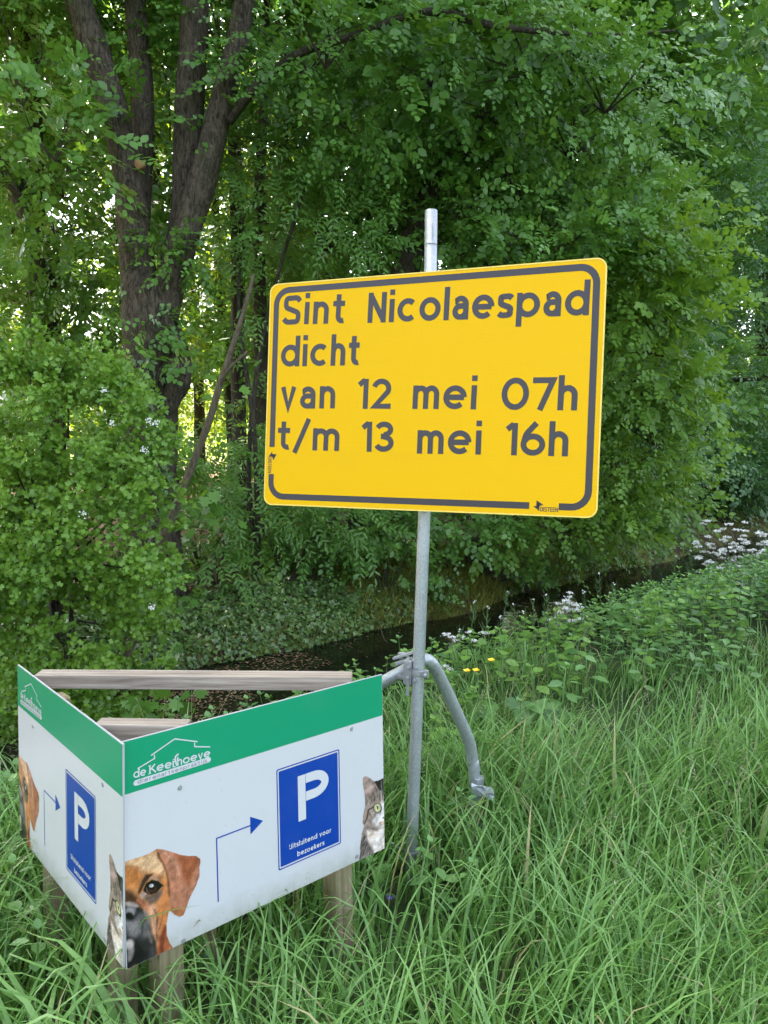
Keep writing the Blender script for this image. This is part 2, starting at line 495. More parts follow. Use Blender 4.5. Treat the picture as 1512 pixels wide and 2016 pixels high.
# ------------------------------------------------------------------ lettering: uniform strokes along centre lines
def arc(cx, cy, rx, ry, a0, a1, n=14):
    return [(cx + rx * math.cos(math.radians(q)), cy + ry * math.sin(math.radians(q))) for q in np.linspace(a0, a1, n)]
X = 0.76           # x-height
AS = 1.06          # ascender
def glyphs(w):
    h = w / 2
    xm = X - h                       # centre line of the top of small letters
    rb = (X - w) / 2                 # bowl radius (centre line)
    cy = X / 2
    G = {}
    def sshape(H, W):
        p = [(W*0.98-h*.3, H*0.80), (W*.78, H-h*1.05), (W*.50, H-h), (W*.20, H-h*1.25), (h, H*.73), (W*.20, H*.585), (W*.5, H*.50), (W*.82, H*.40), (W-h, H*.255), (W*.80, h*1.3), (W*.48, h), (W*.22, h*1.1), (h*.3, H*.20)]
        return [list(map(tuple, catmull(p, 5)))]
    bw = rb * 1.06
    G['S'] = (sshape(1.0, .66), .66)
    G['s'] = (sshape(X, .52), .52)
    G['i'] = ([[(h, 0), (h, X)], [(h, X + .13), (h, X + .13 + w)]], w)
    G['l'] = ([[(h, 0), (h, AS)]], w)
    arch = lambda x0, r: arc(x0 + r, xm - r * 1.05, r, r * 1.05, 180, 0) + [(x0 + 2 * r, 0)]
    ra = .20
    G['n'] = ([[(h, 0), (h, X)], [(h, .35)] + arch(h, ra)], 2 * ra + w)
    G['h'] = ([[(h, 0), (h, AS)], [(h, .35)] + arch(h, ra)], 2 * ra + w)
    rm = .185
    G['m'] = ([[(h, 0), (h, X)], [(h, .35)] + arch(h, rm), [(h + 2 * rm, .35)] + arch(h + 2 * rm, rm)], 4 * rm + w)
    G['r'] = ([[(h, 0), (h, X)], [(h, .35)] + arc(h + .22, xm - .24, .22, .24, 180, 75)], .36 + h)
    G['u'] = ([[(h, X), (h, .28)] + arc(h + ra, h + ra, ra, ra, 180, 360) + [(h + 2 * ra, .4)], [(h + 2 * ra, X), (h + 2 * ra, 0)]], 2 * ra + w)
    G['t'] = ([[(.20, .98), (.20, .25)] + arc(.20 + .15, .25, .15, .25 - h, 180, 290), [(.0, X - h), (.43, X - h)]], .46)
    G['c'] = ([arc(h + bw, cy, bw, rb, 48, 312, 24)], 1.75 * bw + w)
    G['o'] = ([arc(h + bw, cy, bw, rb, 0, 360, 32)], 2 * bw + w)
    G['e'] = ([[(h, cy), (h + 2 * bw, cy)] , arc(h + bw, cy, bw, rb, 0, 315, 26)], 2 * bw + w)
    G['a'] = ([[(h + .02, X * .76)] + arc(h + .20, xm - .19, .20, .19, 150, 0) + [(h + .40, 0)],
               [(h + .40, X * .57), (.24 + h * .3, X * .57)] + arc(.24 + h * .3, (X * .57 + h) / 2, .24 - h * .7, (X * .57 - h) / 2, 90, 270) + [(h + .28, h), (h + .40, h + .12)]], .40 + w)
    G['p'] = ([[(h, -.28), (h, X)], arc(h + bw, cy, bw, rb, 0, 360, 32)], 2 * bw + w)
    G['b'] = ([[(h, 0), (h, AS)], arc(h + bw, cy, bw, rb, 0, 360, 32)], 2 * bw + w)
    G['d'] = ([[(h + 2 * bw, 0), (h + 2 * bw, AS)], arc(h + bw, cy, bw, rb, 0, 360, 32)], 2 * bw + w)
    G['v'] = ([[(h, X), (.30, h * .4), (.60 - h, X)]], .60)
    G['k'] = ([[(h, 0), (h, AS)], [(h, .26), (.48, X)], [(.22, .42), (.54, 0)]], .56)
    G['z'] = ([[(.03, X - h), (.46, X - h), (.05, h), (.50, h)]], .52)
    G['j'] = ([[(.16, X), (.16, -.12)] + arc(.04, -.12, .12, .12, 0, -80, 6), [(.16, X + .13), (.16, X + .13 + w)]], .16 + h)
    G['N'] = ([[(h, 0), (h, 1)], [(h, 1 - h * .8), (.72 - h, h * .8)], [(.72 - h, 0), (.72 - h, 1)]], .72)
    G['K'] = ([[(h, 0), (h, 1)], [(h, .40), (.62, 1)], [(.26, .58), (.70, 0)]], .72)
    G['U'] = ([[(h, 1), (h, .3)] + arc(.33, .33, .33 - h, .33 - h, 180, 360) + [(.66 - h, 1)]], .66)
    G['P'] = ([[(h, 0), (h, 1)], [(w * .96, 1 - h), (.38, 1 - h)] + arc(.38, .70, .30 - h * .3, .30 - h, 90, -90) + [(w * .96, .40 + h)]], .68)
    G['D'] = ([[(h, h), (h, 1 - h), (.28, 1 - h)] + arc(.28, .5, .36 - h, .5 - h, 90, -90) + [(h, h)]], .64)
    G['I'] = ([[(h, 0), (h, 1)]], w)
    G['T'] = ([[(0, 1 - h), (.6, 1 - h)], [(.3, 0), (.3, 1 - w)]], .6)
    G['E'] = ([[(.5, 1 - h), (h, 1 - h), (h, h), (.5, h)], [(h, .5), (.46, .5)]], .5)
    G['1'] = ([[(.26, 0), (.26, 1)], [(.03, .80), (.22, .96)]], .26 + h)
    G['2'] = ([arc(.33, .67, .33 - h, .33 - h, 165, -28, 16) + [(.13, h), (.66, h)]], .66)
    G['3'] = ([arc(.30, .735, .28 - h * .6, .265 - h, 160, -90, 14), arc(.30, .29, .34 - h, .29 - h, 90, -160, 16), [(.20, .51), (.32, .51)]], .64)
    G['0'] = ([arc(.42, .5, .42 - h, .5 - h, 0, 360, 36)], .84)
    G['7'] = ([[(0, 1 - h), (.60, 1 - h), (.24, 0)]], .66)
    G['6'] = ([arc(.37, .34, .37 - h, .34 - h, 0, 360, 30), list(map(tuple, catmull([(h + .005, .40), (.16, .64), (.30, .82), (.46, 1.0)], 5)))], .74)
    G['/'] = ([[(.0, -.10), (.46, 1.08)]], .46)
    return G
def stroke(mb, pts, w, f):
    """a flat ribbon of width w along pts; f maps (u, v) to a local point"""
    P = np.array(pts, float)
    keep = [0] + [i for i in range(1, len(P)) if np.linalg.norm(P[i] - P[i-1]) > 1e-6]
    P = P[keep]
    closed = np.linalg.norm(P[0] - P[-1]) < 1e-4 and len(P) > 8
    d = np.diff(P, axis=0); d /= np.linalg.norm(d, axis=1)[:, None]
    nrm = np.stack([-d[:, 1], d[:, 0]], 1)
    L = []
    for i in range(len(P)):
        if closed:
            n0, n1 = nrm[(i - 1) % len(nrm)], nrm[i % len(nrm)]
            if i == 0 or i == len(P) - 1: n0, n1 = nrm[-1], nrm[0]
        else:
            n0, n1 = nrm[max(i - 1, 0)], nrm[min(i, len(nrm) - 1)]
        q = n0 + n1; q /= np.linalg.norm(q) + 1e-9
        L.append(q * min(1 / max(q @ n1, 0.35), 2.2))
    L = np.array(L) * (w / 2)
    A, B = P + L, P - L
    V = [f(*p) for p in A] + [f(*p) for p in B]
    n = len(P)
    mb.add(V, [(i, n + i, n + i + 1, i + 1) for i in range(n - 1)])
def text(mb, s, p0, p1, cap, w, f, gap=0.13, fit=True, slant=None):
    """letters from baseline point p0 to p1 (board metres), capital height cap, stroke width w in cap units"""
    G = glyphs(w)
    p0, p1 = np.array(p0, float), np.array(p1, float)
    adv = 0; pos = []
    for ch in s:
        if ch == ' ':
            adv += 0.42; continue
        pos.append((ch, adv)); adv += G[ch][1] + gap
    tot = adv - gap
    d = p1 - p0; ln = np.linalg.norm(d); ex = d / ln; ez = np.array([-ex[1], ex[0]])
    sx = ln / tot if fit else cap
    k = 0
    for ch, x0 in pos:
        for stq in G[ch][0]:
            k += 1
            pts = [p0 + ex * (x0 + q[0]) * sx + ez * q[1] * cap for q in stq]
            # sideways scaling must not squash the stroke: width follows the capital height
            stroke(mb, pts, w * cap, lambda u, v_, kk=k: f(u, v_, 0.00002 * (kk % 7)))

def board_frame(TL, TR, BR, BL):
    TL, TR, BR, BL = [np.array(q, float) for q in (TL, TR, BR, BL)]
    C = (TL + TR + BR + BL) / 4
    ex = (TR - TL) + (BR - BL); W = np.linalg.norm(ex) / 2; ex /= np.linalg.norm(ex)
    ez = (TL - BL) + (TR - BR); ez -= ex * (ez @ ex); Hh = np.linalg.norm(ez) / 2; ez /= np.linalg.norm(ez)
    ey = np.cross(ez, ex)            # away from the viewer
    O = C - ex * W / 2 - ez * Hh / 2
    Mx = Matrix(((ex[0], ey[0], ez[0], O[0]), (ex[1], ey[1], ez[1], O[1]), (ex[2], ey[2], ez[2], O[2]), (0, 0, 0, 1)))
    def uv(px, py):
        d = ray(px, py)
        q = CAM + d * (((O - CAM) @ ey) / (d @ ey)) - O
        return np.array([q @ ex, q @ ez])
    return dict(O=O, ex=ex, ey=ey, ez=ez, W=W, H=Hh, M=Mx, uv=uv)
def lift(layer):
    return lambda u, v_, e=0.0: (u, -0.0006 * layer - e, v_)
def rounded(u0, v0, u1, v1, r, n=8):
    P = []
    for cx, cy, a in ((u1 - r, v1 - r, 0), (u0 + r, v1 - r, 90), (u0 + r, v0 + r, 180), (u1 - r, v0 + r, 270)):
        P += arc(cx, cy, r, r, a, a + 90, n)
    return P
def flat_poly(mb, P, f):
    mb.add([f(*p) for p in P], [tuple(range(len(P)))])
def ring_between(mb, P, Q, f):
    n = len(P)
    mb.add([f(*p) for p in P] + [f(*q) for q in Q], [(i, (i + 1) % n, n + (i + 1) % n, n + i) for i in range(n)])
def plate(P, thick):
    mb = MB(); n = len(P)
    mb.add([(u, 0, v_) for u, v_ in P] + [(u, thick, v_) for u, v_ in P],
           [tuple(range(n - 1, -1, -1)), tuple(range(n, 2 * n))] + [(i, (i + 1) % n, n + (i + 1) % n, n + i) for i in range(n)])
    return mb
def face_viewer(o):
    """flip flat print so that its normals point to -Y of the board"""
    for p in o.data.polygons:
        if p.normal.y > 0.5:
            p.flip()
    o.data.update()
    return o

# ------------------------------------------------------------------ yellow road sign
sgn = board_frame((-0.412, 2.937, 2.13), (0.683, 2.483, 2.137), (0.656, 2.404, 1.342), (-0.439, 2.858, 1.334))
SW, SH = sgn['W'], sgn['H']
up = sgn['ez']
pole_c = sgn['O'] + sgn['ex'] * sgn['uv'](838, 770)[0] + up * SH / 2 + sgn['ey'] * 0.034
p_top = at_y(849, 415, pole_c[1] + (at_y(849, 415, 2.8)[2] - pole_c[2]) * up[1] / up[2])
p_mid = pole_c
pd = (p_top - p_mid); pd /= np.linalg.norm(pd)
low = at_y(811, 1650, 2.66)
base = np.array([low[0] - 0.01, low[1] - 0.01, -0.25])
sign_root = empty('road_sign', (base[0], base[1], 0.0))
so = np.array(sign_root.location)
plt = plate(rounded(0, 0, SW, SH, 0.032), 0.006)
sp_ = plt.build('sign_plate', 'yellow_edge', sign_root)
sp_.matrix_local = Matrix.Translation(-Vector(so)) @ sgn['M']
tag(sp_, 'yellow plate with dark grey Dutch road closure text')
def on_sign(mb, name, mat, label=None):
    o = mb.build(name, mat, sp_)
    face_viewer(o)
    if label: o['label'] = label
    return o
mb = MB(); flat_poly(mb, rounded(0.005, 0.005, SW - 0.005, SH - 0.005, 0.028), lift(1)); on_sign(mb, 'yellow_sheeting', 'yellow')
# turned edge: a raised rim round the plate
mb = MB()
ring_between(mb, rounded(0, 0, SW, SH, 0.032), rounded(0.004, 0.004, SW - 0.004, SH - 0.004, 0.029), lift(3)); on_sign(mb, 'rim', 'yellow_edge')
# dark border with two gaps for the maker's mark
BI, BWD, BR = 0.023, 0.0215, 0.062
def border_seg(pts):
    mb = MB(); stroke(mb, pts, BWD, lift(2)); on_sign(mb, 'border_line', 'black')
u0, v0, u1, v1 = sgn['uv'](541.5, 700)[0], sgn['uv'](786, 986)[1], sgn['uv'](1171.5, 640)[0], sgn['uv'](852, 549)[1]
gl1, gl0 = sgn['uv'](538, 880)[1], sgn['uv'](533, 933)[1]
gb0, gb1 = sgn['uv'](1042, 996)[0], sgn['uv'](1100, 1000)[0]
rr = BR - BWD / 2
border_seg([(u0, gl1), (u0, v1 - rr)] + arc(u0 + rr, v1 - rr, rr, rr, 180, 90, 8) + arc(u1 - rr, v1 - rr, rr, rr, 90, 0, 8) + arc(u1 - rr, v0 + rr, rr, rr, 0, -90, 8) + [(gb1, v0)])
border_seg([(u0, gl0), (u0, v0 + rr)] + arc(u0 + rr, v0 + rr, rr, rr, 180, 270, 8) + [(gb0, v0)])
SIGN_TEXT = [('Sint', (557, 639.5), (679, 636.5)), ('Nicolaespad', (724, 636), (1158.5, 620.5)), ('dicht', (553, 722), (708, 719)),
             ('van', (552, 805), (659.5, 804)), ('12', (704, 805), (769, 805)), ('mei', (812, 805), (937, 806)), ('07h', (986, 807), (1136, 808)),
             ('t/m', (546, 885), (668, 888)), ('13', (712, 889.5), (775, 889.5)), ('mei', (821, 893), (946.5, 895)), ('16h', (995, 896), (1118, 898.6))]
for s_, a_, b2 in SIGN_TEXT:
    mb = MB()
    text(mb, s_, sgn['uv'](*a_), sgn['uv'](*b2), 0.1035, 0.178, lift(2), gap=0.15 if s_ not in ('12', '13', '16h', '07h') else 0.10)
    on_sign(mb, 'lettering', 'black', 'dark grey lettering reading ' + s_)
def maker_mark(org, ex2, ez2, k):
    """small mark: two offset triangles and the word DISTEEN"""
    g = lambda a, c: tuple(np.array(org) + np.array(ex2) * a * k + np.array(ez2) * c * k)
    mb = MB(); f = lift(2)
    for tri in (((0.55, 0.75), (0.55, 2.1), (1.9, 1.25)), ((0.0, 0.9), (1.15, 1.15), (1.15, 0.0)), ((0.55, 0.75), (1.15, 0.6), (1.15, 1.6), (0.55, 1.6))):
        flat_poly(mb, [g(*q) for q in tri], f)
    text(mb, 'DISTEEN', g(1.35, -0.02), g(4.7, -0.02), 0.86 * k, 0.15, f, gap=0.14)
    on_sign(mb, 'maker_mark', 'black', 'tiny dark maker mark reading DISTEEN')
q = sgn['uv'](1050, 1006); maker_mark(q, (1, 0), (0, 1), 0.0165)
q = sgn['uv'](529, 889); maker_mark(q + np.array([0.0, 0.0]), (0, -1), (1, 0), 0.0165)

# pole: straight tube a little crooked against the plate, worn zinc
mb = MB()
PTS = [base, low, pole_c, p_top]
mb.tube(np.array(PTS), 0.0212, 20)
po = mb.build('pole', 'steel', sign_root, so, True)
tag(po, 'galvanised tube pole with worn zinc streaks')
po.data.polygons[-1].use_smooth = False
# joint line near the pole head
mb = MB(); e = p_top - pd * 0.115
mb.tube([e - pd * 0.0015, e + pd * 0.0015], 0.0217, 20); mb.build('pole_joint', 'steel_dull', sign_root, so, True)
# two brackets behind the plate
for zc in (0.16, 0.64):
    mb = MB()
    c = sgn['O'] + sgn['ex'] * sgn['uv'](838, 770)[0] + up * zc + sgn['ey'] * 0.010
    Rm = np.stack([sgn['ex'], sgn['ey'], sgn['ez']], 1)
    mb.box(c, (0.30, 0.008, 0.034), Rm)
    mb.box(c + sgn['ey'] * 0.026, (0.060, 0.052, 0.028), Rm)
    mb.build('plate_bracket', 'steel_dull', sign_root, so)
# clamp at the knee of the barrier
def ring(mb, c, ax, r, hgt, n=18, wall=0.004):
    ax = np.array(ax, float); ax /= np.linalg.norm(ax)
    mb.tube([c - ax * hgt / 2, c + ax * hgt / 2], r + wall, n)
kc = at_y(822, 1325, low[1] + 0.02)
ax = (pole_c - low); ax /= np.linalg.norm(ax)
def on_axis(py):
    # point of the pole axis at a pixel row
    lo, hi = low, pole_c
    best = min(np.linspace(-0.3, 1.6, 400), key=lambda t_: abs(row(lo + (hi - lo) * t_) - py))
    return lo + (hi - lo) * best
def row(P):
    q = RX.T @ (P - CAM)
    return CY - F * q[2] / q[1]
kc = on_axis(1322)
cl = MB()
right = np.array([0.92, -0.38, 0.0]); back = np.array([0.38, 0.92, 0.0])
ring(cl, kc + ax * 0.001, ax, 0.0212, 0.020)
cl.box(kc - right * 0.034 - back * 0.012, (0.030, 0.016, 0.085), np.stack([right, back, ax], 1))
cl.box(kc - right * 0.030 - back * 0.022 - ax * 0.035, (0.011, 0.006, 0.095), np.stack([right, back, ax], 1))
cl.box(kc + right * 0.030 - back * 0.004, (0.018, 0.012, 0.026), np.stack([right, back, ax], 1))
for q in ((-0.030, 0.020), (-0.030, -0.016), (0.032, 0.0), (-0.004, -0.022), (0.0, 0.024)):
    cc = kc + right * q[0] - back * 0.026 + ax * q[1]
    cl.tube([cc + back * 0.012, cc - back * 0.006], 0.0065, 8)
o = cl.build('clamp', 'steel_dull', sign_root, so); bevel(o, 0.002)
cl = MB()
cl.tube(catmull([kc - right * 0.034 - back * 0.02 + ax * 0.03, kc - right * 0.05 + back * 0.02 + ax * 0.05, kc - right * 0.085 + back * 0.03 + ax * 0.048, kc - right * 0.09 + back * 0.06 + ax * 0.02], 5), 0.006, 8)
cl.box(kc - right * 0.062 + back * 0.015 + ax * 0.050, (0.085, 0.020, 0.010), np.stack([right * 0.92 + ax * 0.38, back, ax * 0.92 - right * 0.38], 1))
cl.box(kc - right * 0.060 + back * 0.010 + ax * 0.030, (0.060, 0.028, 0.012), np.stack([right * 0.92 + ax * 0.38, back, ax * 0.92 - right * 0.38], 1))
cl.box(kc - right * 0.058 + back * 0.020 - ax * 0.030, (0.050, 0.026, 0.014), np.stack([right, back, ax], 1))
o = cl.build('wedge_coupler', 'steel_dull', sign_root, so); bevel(o, 0.002)
bc = on_axis(1678)
cl = MB(); ring(cl, bc, ax, 0.0212, 0.016)
cl.box(bc + right * 0.034, (0.024, 0.014, 0.018), np.stack([right, back, ax], 1))
cl.tube([bc + right * 0.030 - back * 0.02, bc + right * 0.030 + back * 0.02], 0.005, 8)
cl.tube(catmull([bc - right * 0.02, bc - right * 0.05 + ax * 0.006, bc - right * 0.085 + ax * 0.022], 4), 0.0035, 8)
o = cl.build('clamp', 'steel_dull', sign_root, so); bevel(o, 0.002)
tag(sign_root, 'large yellow road closure sign with dark lettering on a galvanised pole', 'road sign')

# ------------------------------------------------------------------ bent tube barrier that the pole is clamped to
bar = [at_y(676, 2000, 2.80), at_y(684, 1650, 2.80), at_y(690, 1430, 2.80), at_y(704, 1384, 2.79), at_y(732, 1356, 2.77), at_y(790, 1323, 2.74), at_y(832, 1300, 2.72), at_y(846, 1303, 2.73), at_y(858, 1318, 2.75), at_y(882, 1366, 2.80), at_y(912, 1432, 2.86),
       at_y(925, 1465, 2.89), at_y(930, 1495, 2.90), at_y(934, 1530, 2.90), at_y(939, 1700, 2.90)]
bar = np.array(bar)
bar[0, 2] = -0.15; bar[-1, 2] = -0.15
bar_root = empty('tube_barrier', (bar[-1][0], bar[-1][1], 0.0))
bo = np.array(bar_root.location)
mb = MB(); mb.tube(catmull(bar, 6), 0.0225, 18); mb.build('tube', 'steel', bar_root, bo, True)
fit = at_y(943, 1541, 2.885)
mb = MB()
ring(mb, fit + np.array([-0.006, 0.014, 0.004]), (0.03, 0, 1), 0.0225, 0.024)
# crumpled metal sheet tied round the leg
vv = []; ff = []
for i in range(5):
    for j in range(4):
        vv.append(fit + np.array([-0.030 + i * 0.020 + rng.uniform(-.004, .004), -0.036 + rng.uniform(-.014, .012), 0.016 - j * 0.014 - i * 0.005 + rng.uniform(-.004, .004)]))
for i in range(4):
    for j in range(3):
        ff.append((i * 4 + j, i * 4 + j + 1, (i + 1) * 4 + j + 1, (i + 1) * 4 + j))
mb.add(vv, ff)
o = mb.build('foot_fitting', 'steel', bar_root, bo)
md = o.modifiers.new('thick', 'SOLIDIFY'); md.thickness = 0.002
tag(bar_root, 'bent galvanised tube barrier whose sloping leg stands in the grass beside the sign pole', 'barrier')

# ------------------------------------------------------------------ three-cornered parking sign: two printed boards on posts
K = 1.14
def sc_c(p):
    return CAM + (np.array(p, float) - CAM) * K
bR = board_frame(*[sc_c(p) for p in ((-0.564, 1.608, 0.962), (-0.006, 2.138, 0.935), (0.002, 2.105, 0.436), (-0.557, 1.575, 0.463))])
bL = board_frame(*[sc_c(p) for p in ((-1.03, 2.145, 0.961), (-0.552, 1.592, 0.965), (-0.565, 1.576, 0.466), (-1.043, 2.13, 0.461))])
BW_, BH_ = bR['W'], bR['H']
uvR = bR['uv']
corner = bR['O']
park_root = empty('parking_sign', (corner[0], corner[1], 0.0))
pk = np.array(park_root.location)

def signed(P, X_, Y_):
    """signed distance (inside positive) of points to polygon P"""
    P = np.array(P, float)
    d2 = np.full(X_.shape, 1e9); ins = np.zeros(X_.shape, bool)
    for i in range(len(P)):
        a_, b_ = P[i], P[(i + 1) % len(P)]
        ab = b_ - a_
        t_ = np.clip(((X_ - a_[0]) * ab[0] + (Y_ - a_[1]) * ab[1]) / (ab @ ab + 1e-15), 0, 1)
        d2 = np.minimum(d2, (X_ - a_[0] - t_ * ab[0]) ** 2 + (Y_ - a_[1] - t_ * ab[1]) ** 2)
        cnd = ((a_[1] > Y_) != (b_[1] > Y_)) & (X_ < (b_[0] - a_[0]) * (Y_ - a_[1]) / (b_[1] - a_[1] + 1e-15) + a_[0])
        ins ^= cnd
    return np.where(ins, 1, -1) * np.sqrt(d2)
def streaks(shape, length, axis, seed, diag=0):
    g = np.random.default_rng(seed).normal(size=shape)
    acc = np.zeros(shape)
    for k in range(length):
        acc += np.roll(np.roll(g, k, axis), k * diag, 1 - axis)
    return acc / math.sqrt(length)
WHITE_PIX = srgb((206, 220, 233))
def ink(c):
    c = np.array(c, float); c = c * 0.84 + c.mean() * 0.16
    return np.clip(srgb(c) / WHITE_PIX * 0.57, 0, 0.8)
def picture(name, conv, outline, layers, nu, nv, unit, fur):
    """a printed picture: fine grid cut to the outline, colours laid on in soft-edged layers"""
    O2 = np.array([conv(*p) for p in outline])
    lo, hi = O2.min(0), O2.max(0)
    lo = np.maximum(lo, 0.0008); hi = np.minimum(hi, [BW_ - 0.0008, BH_])
    U, V2 = np.meshgrid(np.linspace(lo[0], hi[0], nu), np.linspace(lo[1], hi[1], nv), indexing='ij')
    C = np.zeros(U.shape + (3,)) + ink(layers[0])
    for poly, col, feather, op in layers[1:]:
        if isinstance(poly, tuple) and poly[0] == 'e':
            _, cx, cy, rx, ry, ang = poly
            poly = [(cx + rx * math.cos(a) * math.cos(ang) - ry * math.sin(a) * math.sin(ang), cy + rx * math.cos(a) * math.sin(ang) + ry * math.sin(a) * math.cos(ang)) for a in np.linspace(0, 6.28, 22)[:-1]]
        elif isinstance(poly, tuple) and poly[0] == 'l':
            _, wd, pts = poly
            P = np.array(pts, float); d = np.gradient(P, axis=0); d /= np.linalg.norm(d, axis=1)[:, None]
            nn = np.stack([-d[:, 1], d[:, 0]], 1) * wd / 2
            poly = list(P + nn) + list((P - nn)[::-1])
        sd = signed([conv(*p) for p in poly], U, V2)
        al = np.clip(sd / (feather * unit * 2) + 0.5, 0, 1)
        al = (al * al * (3 - 2 * al) * op)[..., None]
        C = C * (1 - al) + ink(col) * al
    g = 1 + fur * (0.55 * streaks(U.shape, 6, 1, 3, 1) + 0.6 * streaks(U.shape, 3, 0, 4) + 0.4 * streaks(U.shape, 9, 1, 5))
    bl = np.random.default_rng(8).normal(size=U.shape)
    for _ in range(2):
        bl = sum(np.roll(np.roll(bl, i_, 0), j_, 1) for i_ in range(-3, 4) for j_ in range(-3, 4)) / 7.0
    g = g + fur * 0.9 * bl / (bl.std() + 1e-9)
    C = np.clip(C * np.clip(g, 0.4, 1.8)[..., None], 0, 0.88)
    inside = signed(O2, U, V2) > 0
    keep = inside[:-1, :-1] & inside[1:, :-1] & inside[1:, 1:] & inside[:-1, 1:]
    I = np.arange(nu * nv).reshape(nu, nv)
    fl = np.stack([I[:-1, :-1], I[1:, :-1], I[1:, 1:], I[:-1, 1:]], -1)[keep]
    used = np.unique(fl); remap = np.full(nu * nv, -1); remap[used] = np.arange(len(used))
    Vv = np.stack([U.ravel(), np.full(nu * nv, -0.0006), V2.ravel()], 1)[used]
    me = np_mesh(name, Vv, remap[fl], 4)
    a_ = me.color_attributes.new('ink', 'FLOAT_COLOR', 'POINT')
    a_.data.foreach_set('color', np.hstack([C.reshape(-1, 3)[used], np.ones((len(used), 1))]).astype(np.float32).ravel())
    me.materials.append(M['picture'])
    return me
dz = lambda x, y: uvR(190 + x / 6.574, 1640 + y / 6.574)
e_ = lambda cx, cy, rx, ry, ang=0.0: ('e', cx, cy, rx, ry, ang)
l_ = lambda w_, *p: ('l', w_, p)
dog_outline = [(325, 385), (430, 345), (560, 305), (690, 255), (780, 200), (850, 205), (960, 235), (1100, 280), (1200, 292), (1290, 290), (1345, 330), (1350, 370), (1335, 440), (1335, 560), (1285, 690), (1205, 850), (1155, 1000), (1130, 1060), (1080, 1090), (1010, 1065), (965, 1020), (940, 1008), (922, 1100), (906, 1200), (912, 1310), (950, 1420), (1000, 1490), (1075, 1545), (1040, 1600), (380, 1860), (360, 1860)]
ear = [(770, 215), (850, 205), (960, 235), (1100, 280), (1290, 290), (1345, 330), (1350, 370), (1335, 560), (1285, 690), (1205, 850), (1155, 1000), (1130, 1060), (1080, 1090), (1010, 1065), (960, 1000), (945, 850), (935, 650), (900, 480), (830, 360)]
muzzle = [(360, 900), (470, 925), (590, 965), (655, 1050), (690, 1150), (720, 1300), (775, 1400), (782, 1560), (700, 1680), (620, 1735), (500, 1710), (440, 1760), (340, 1800)]
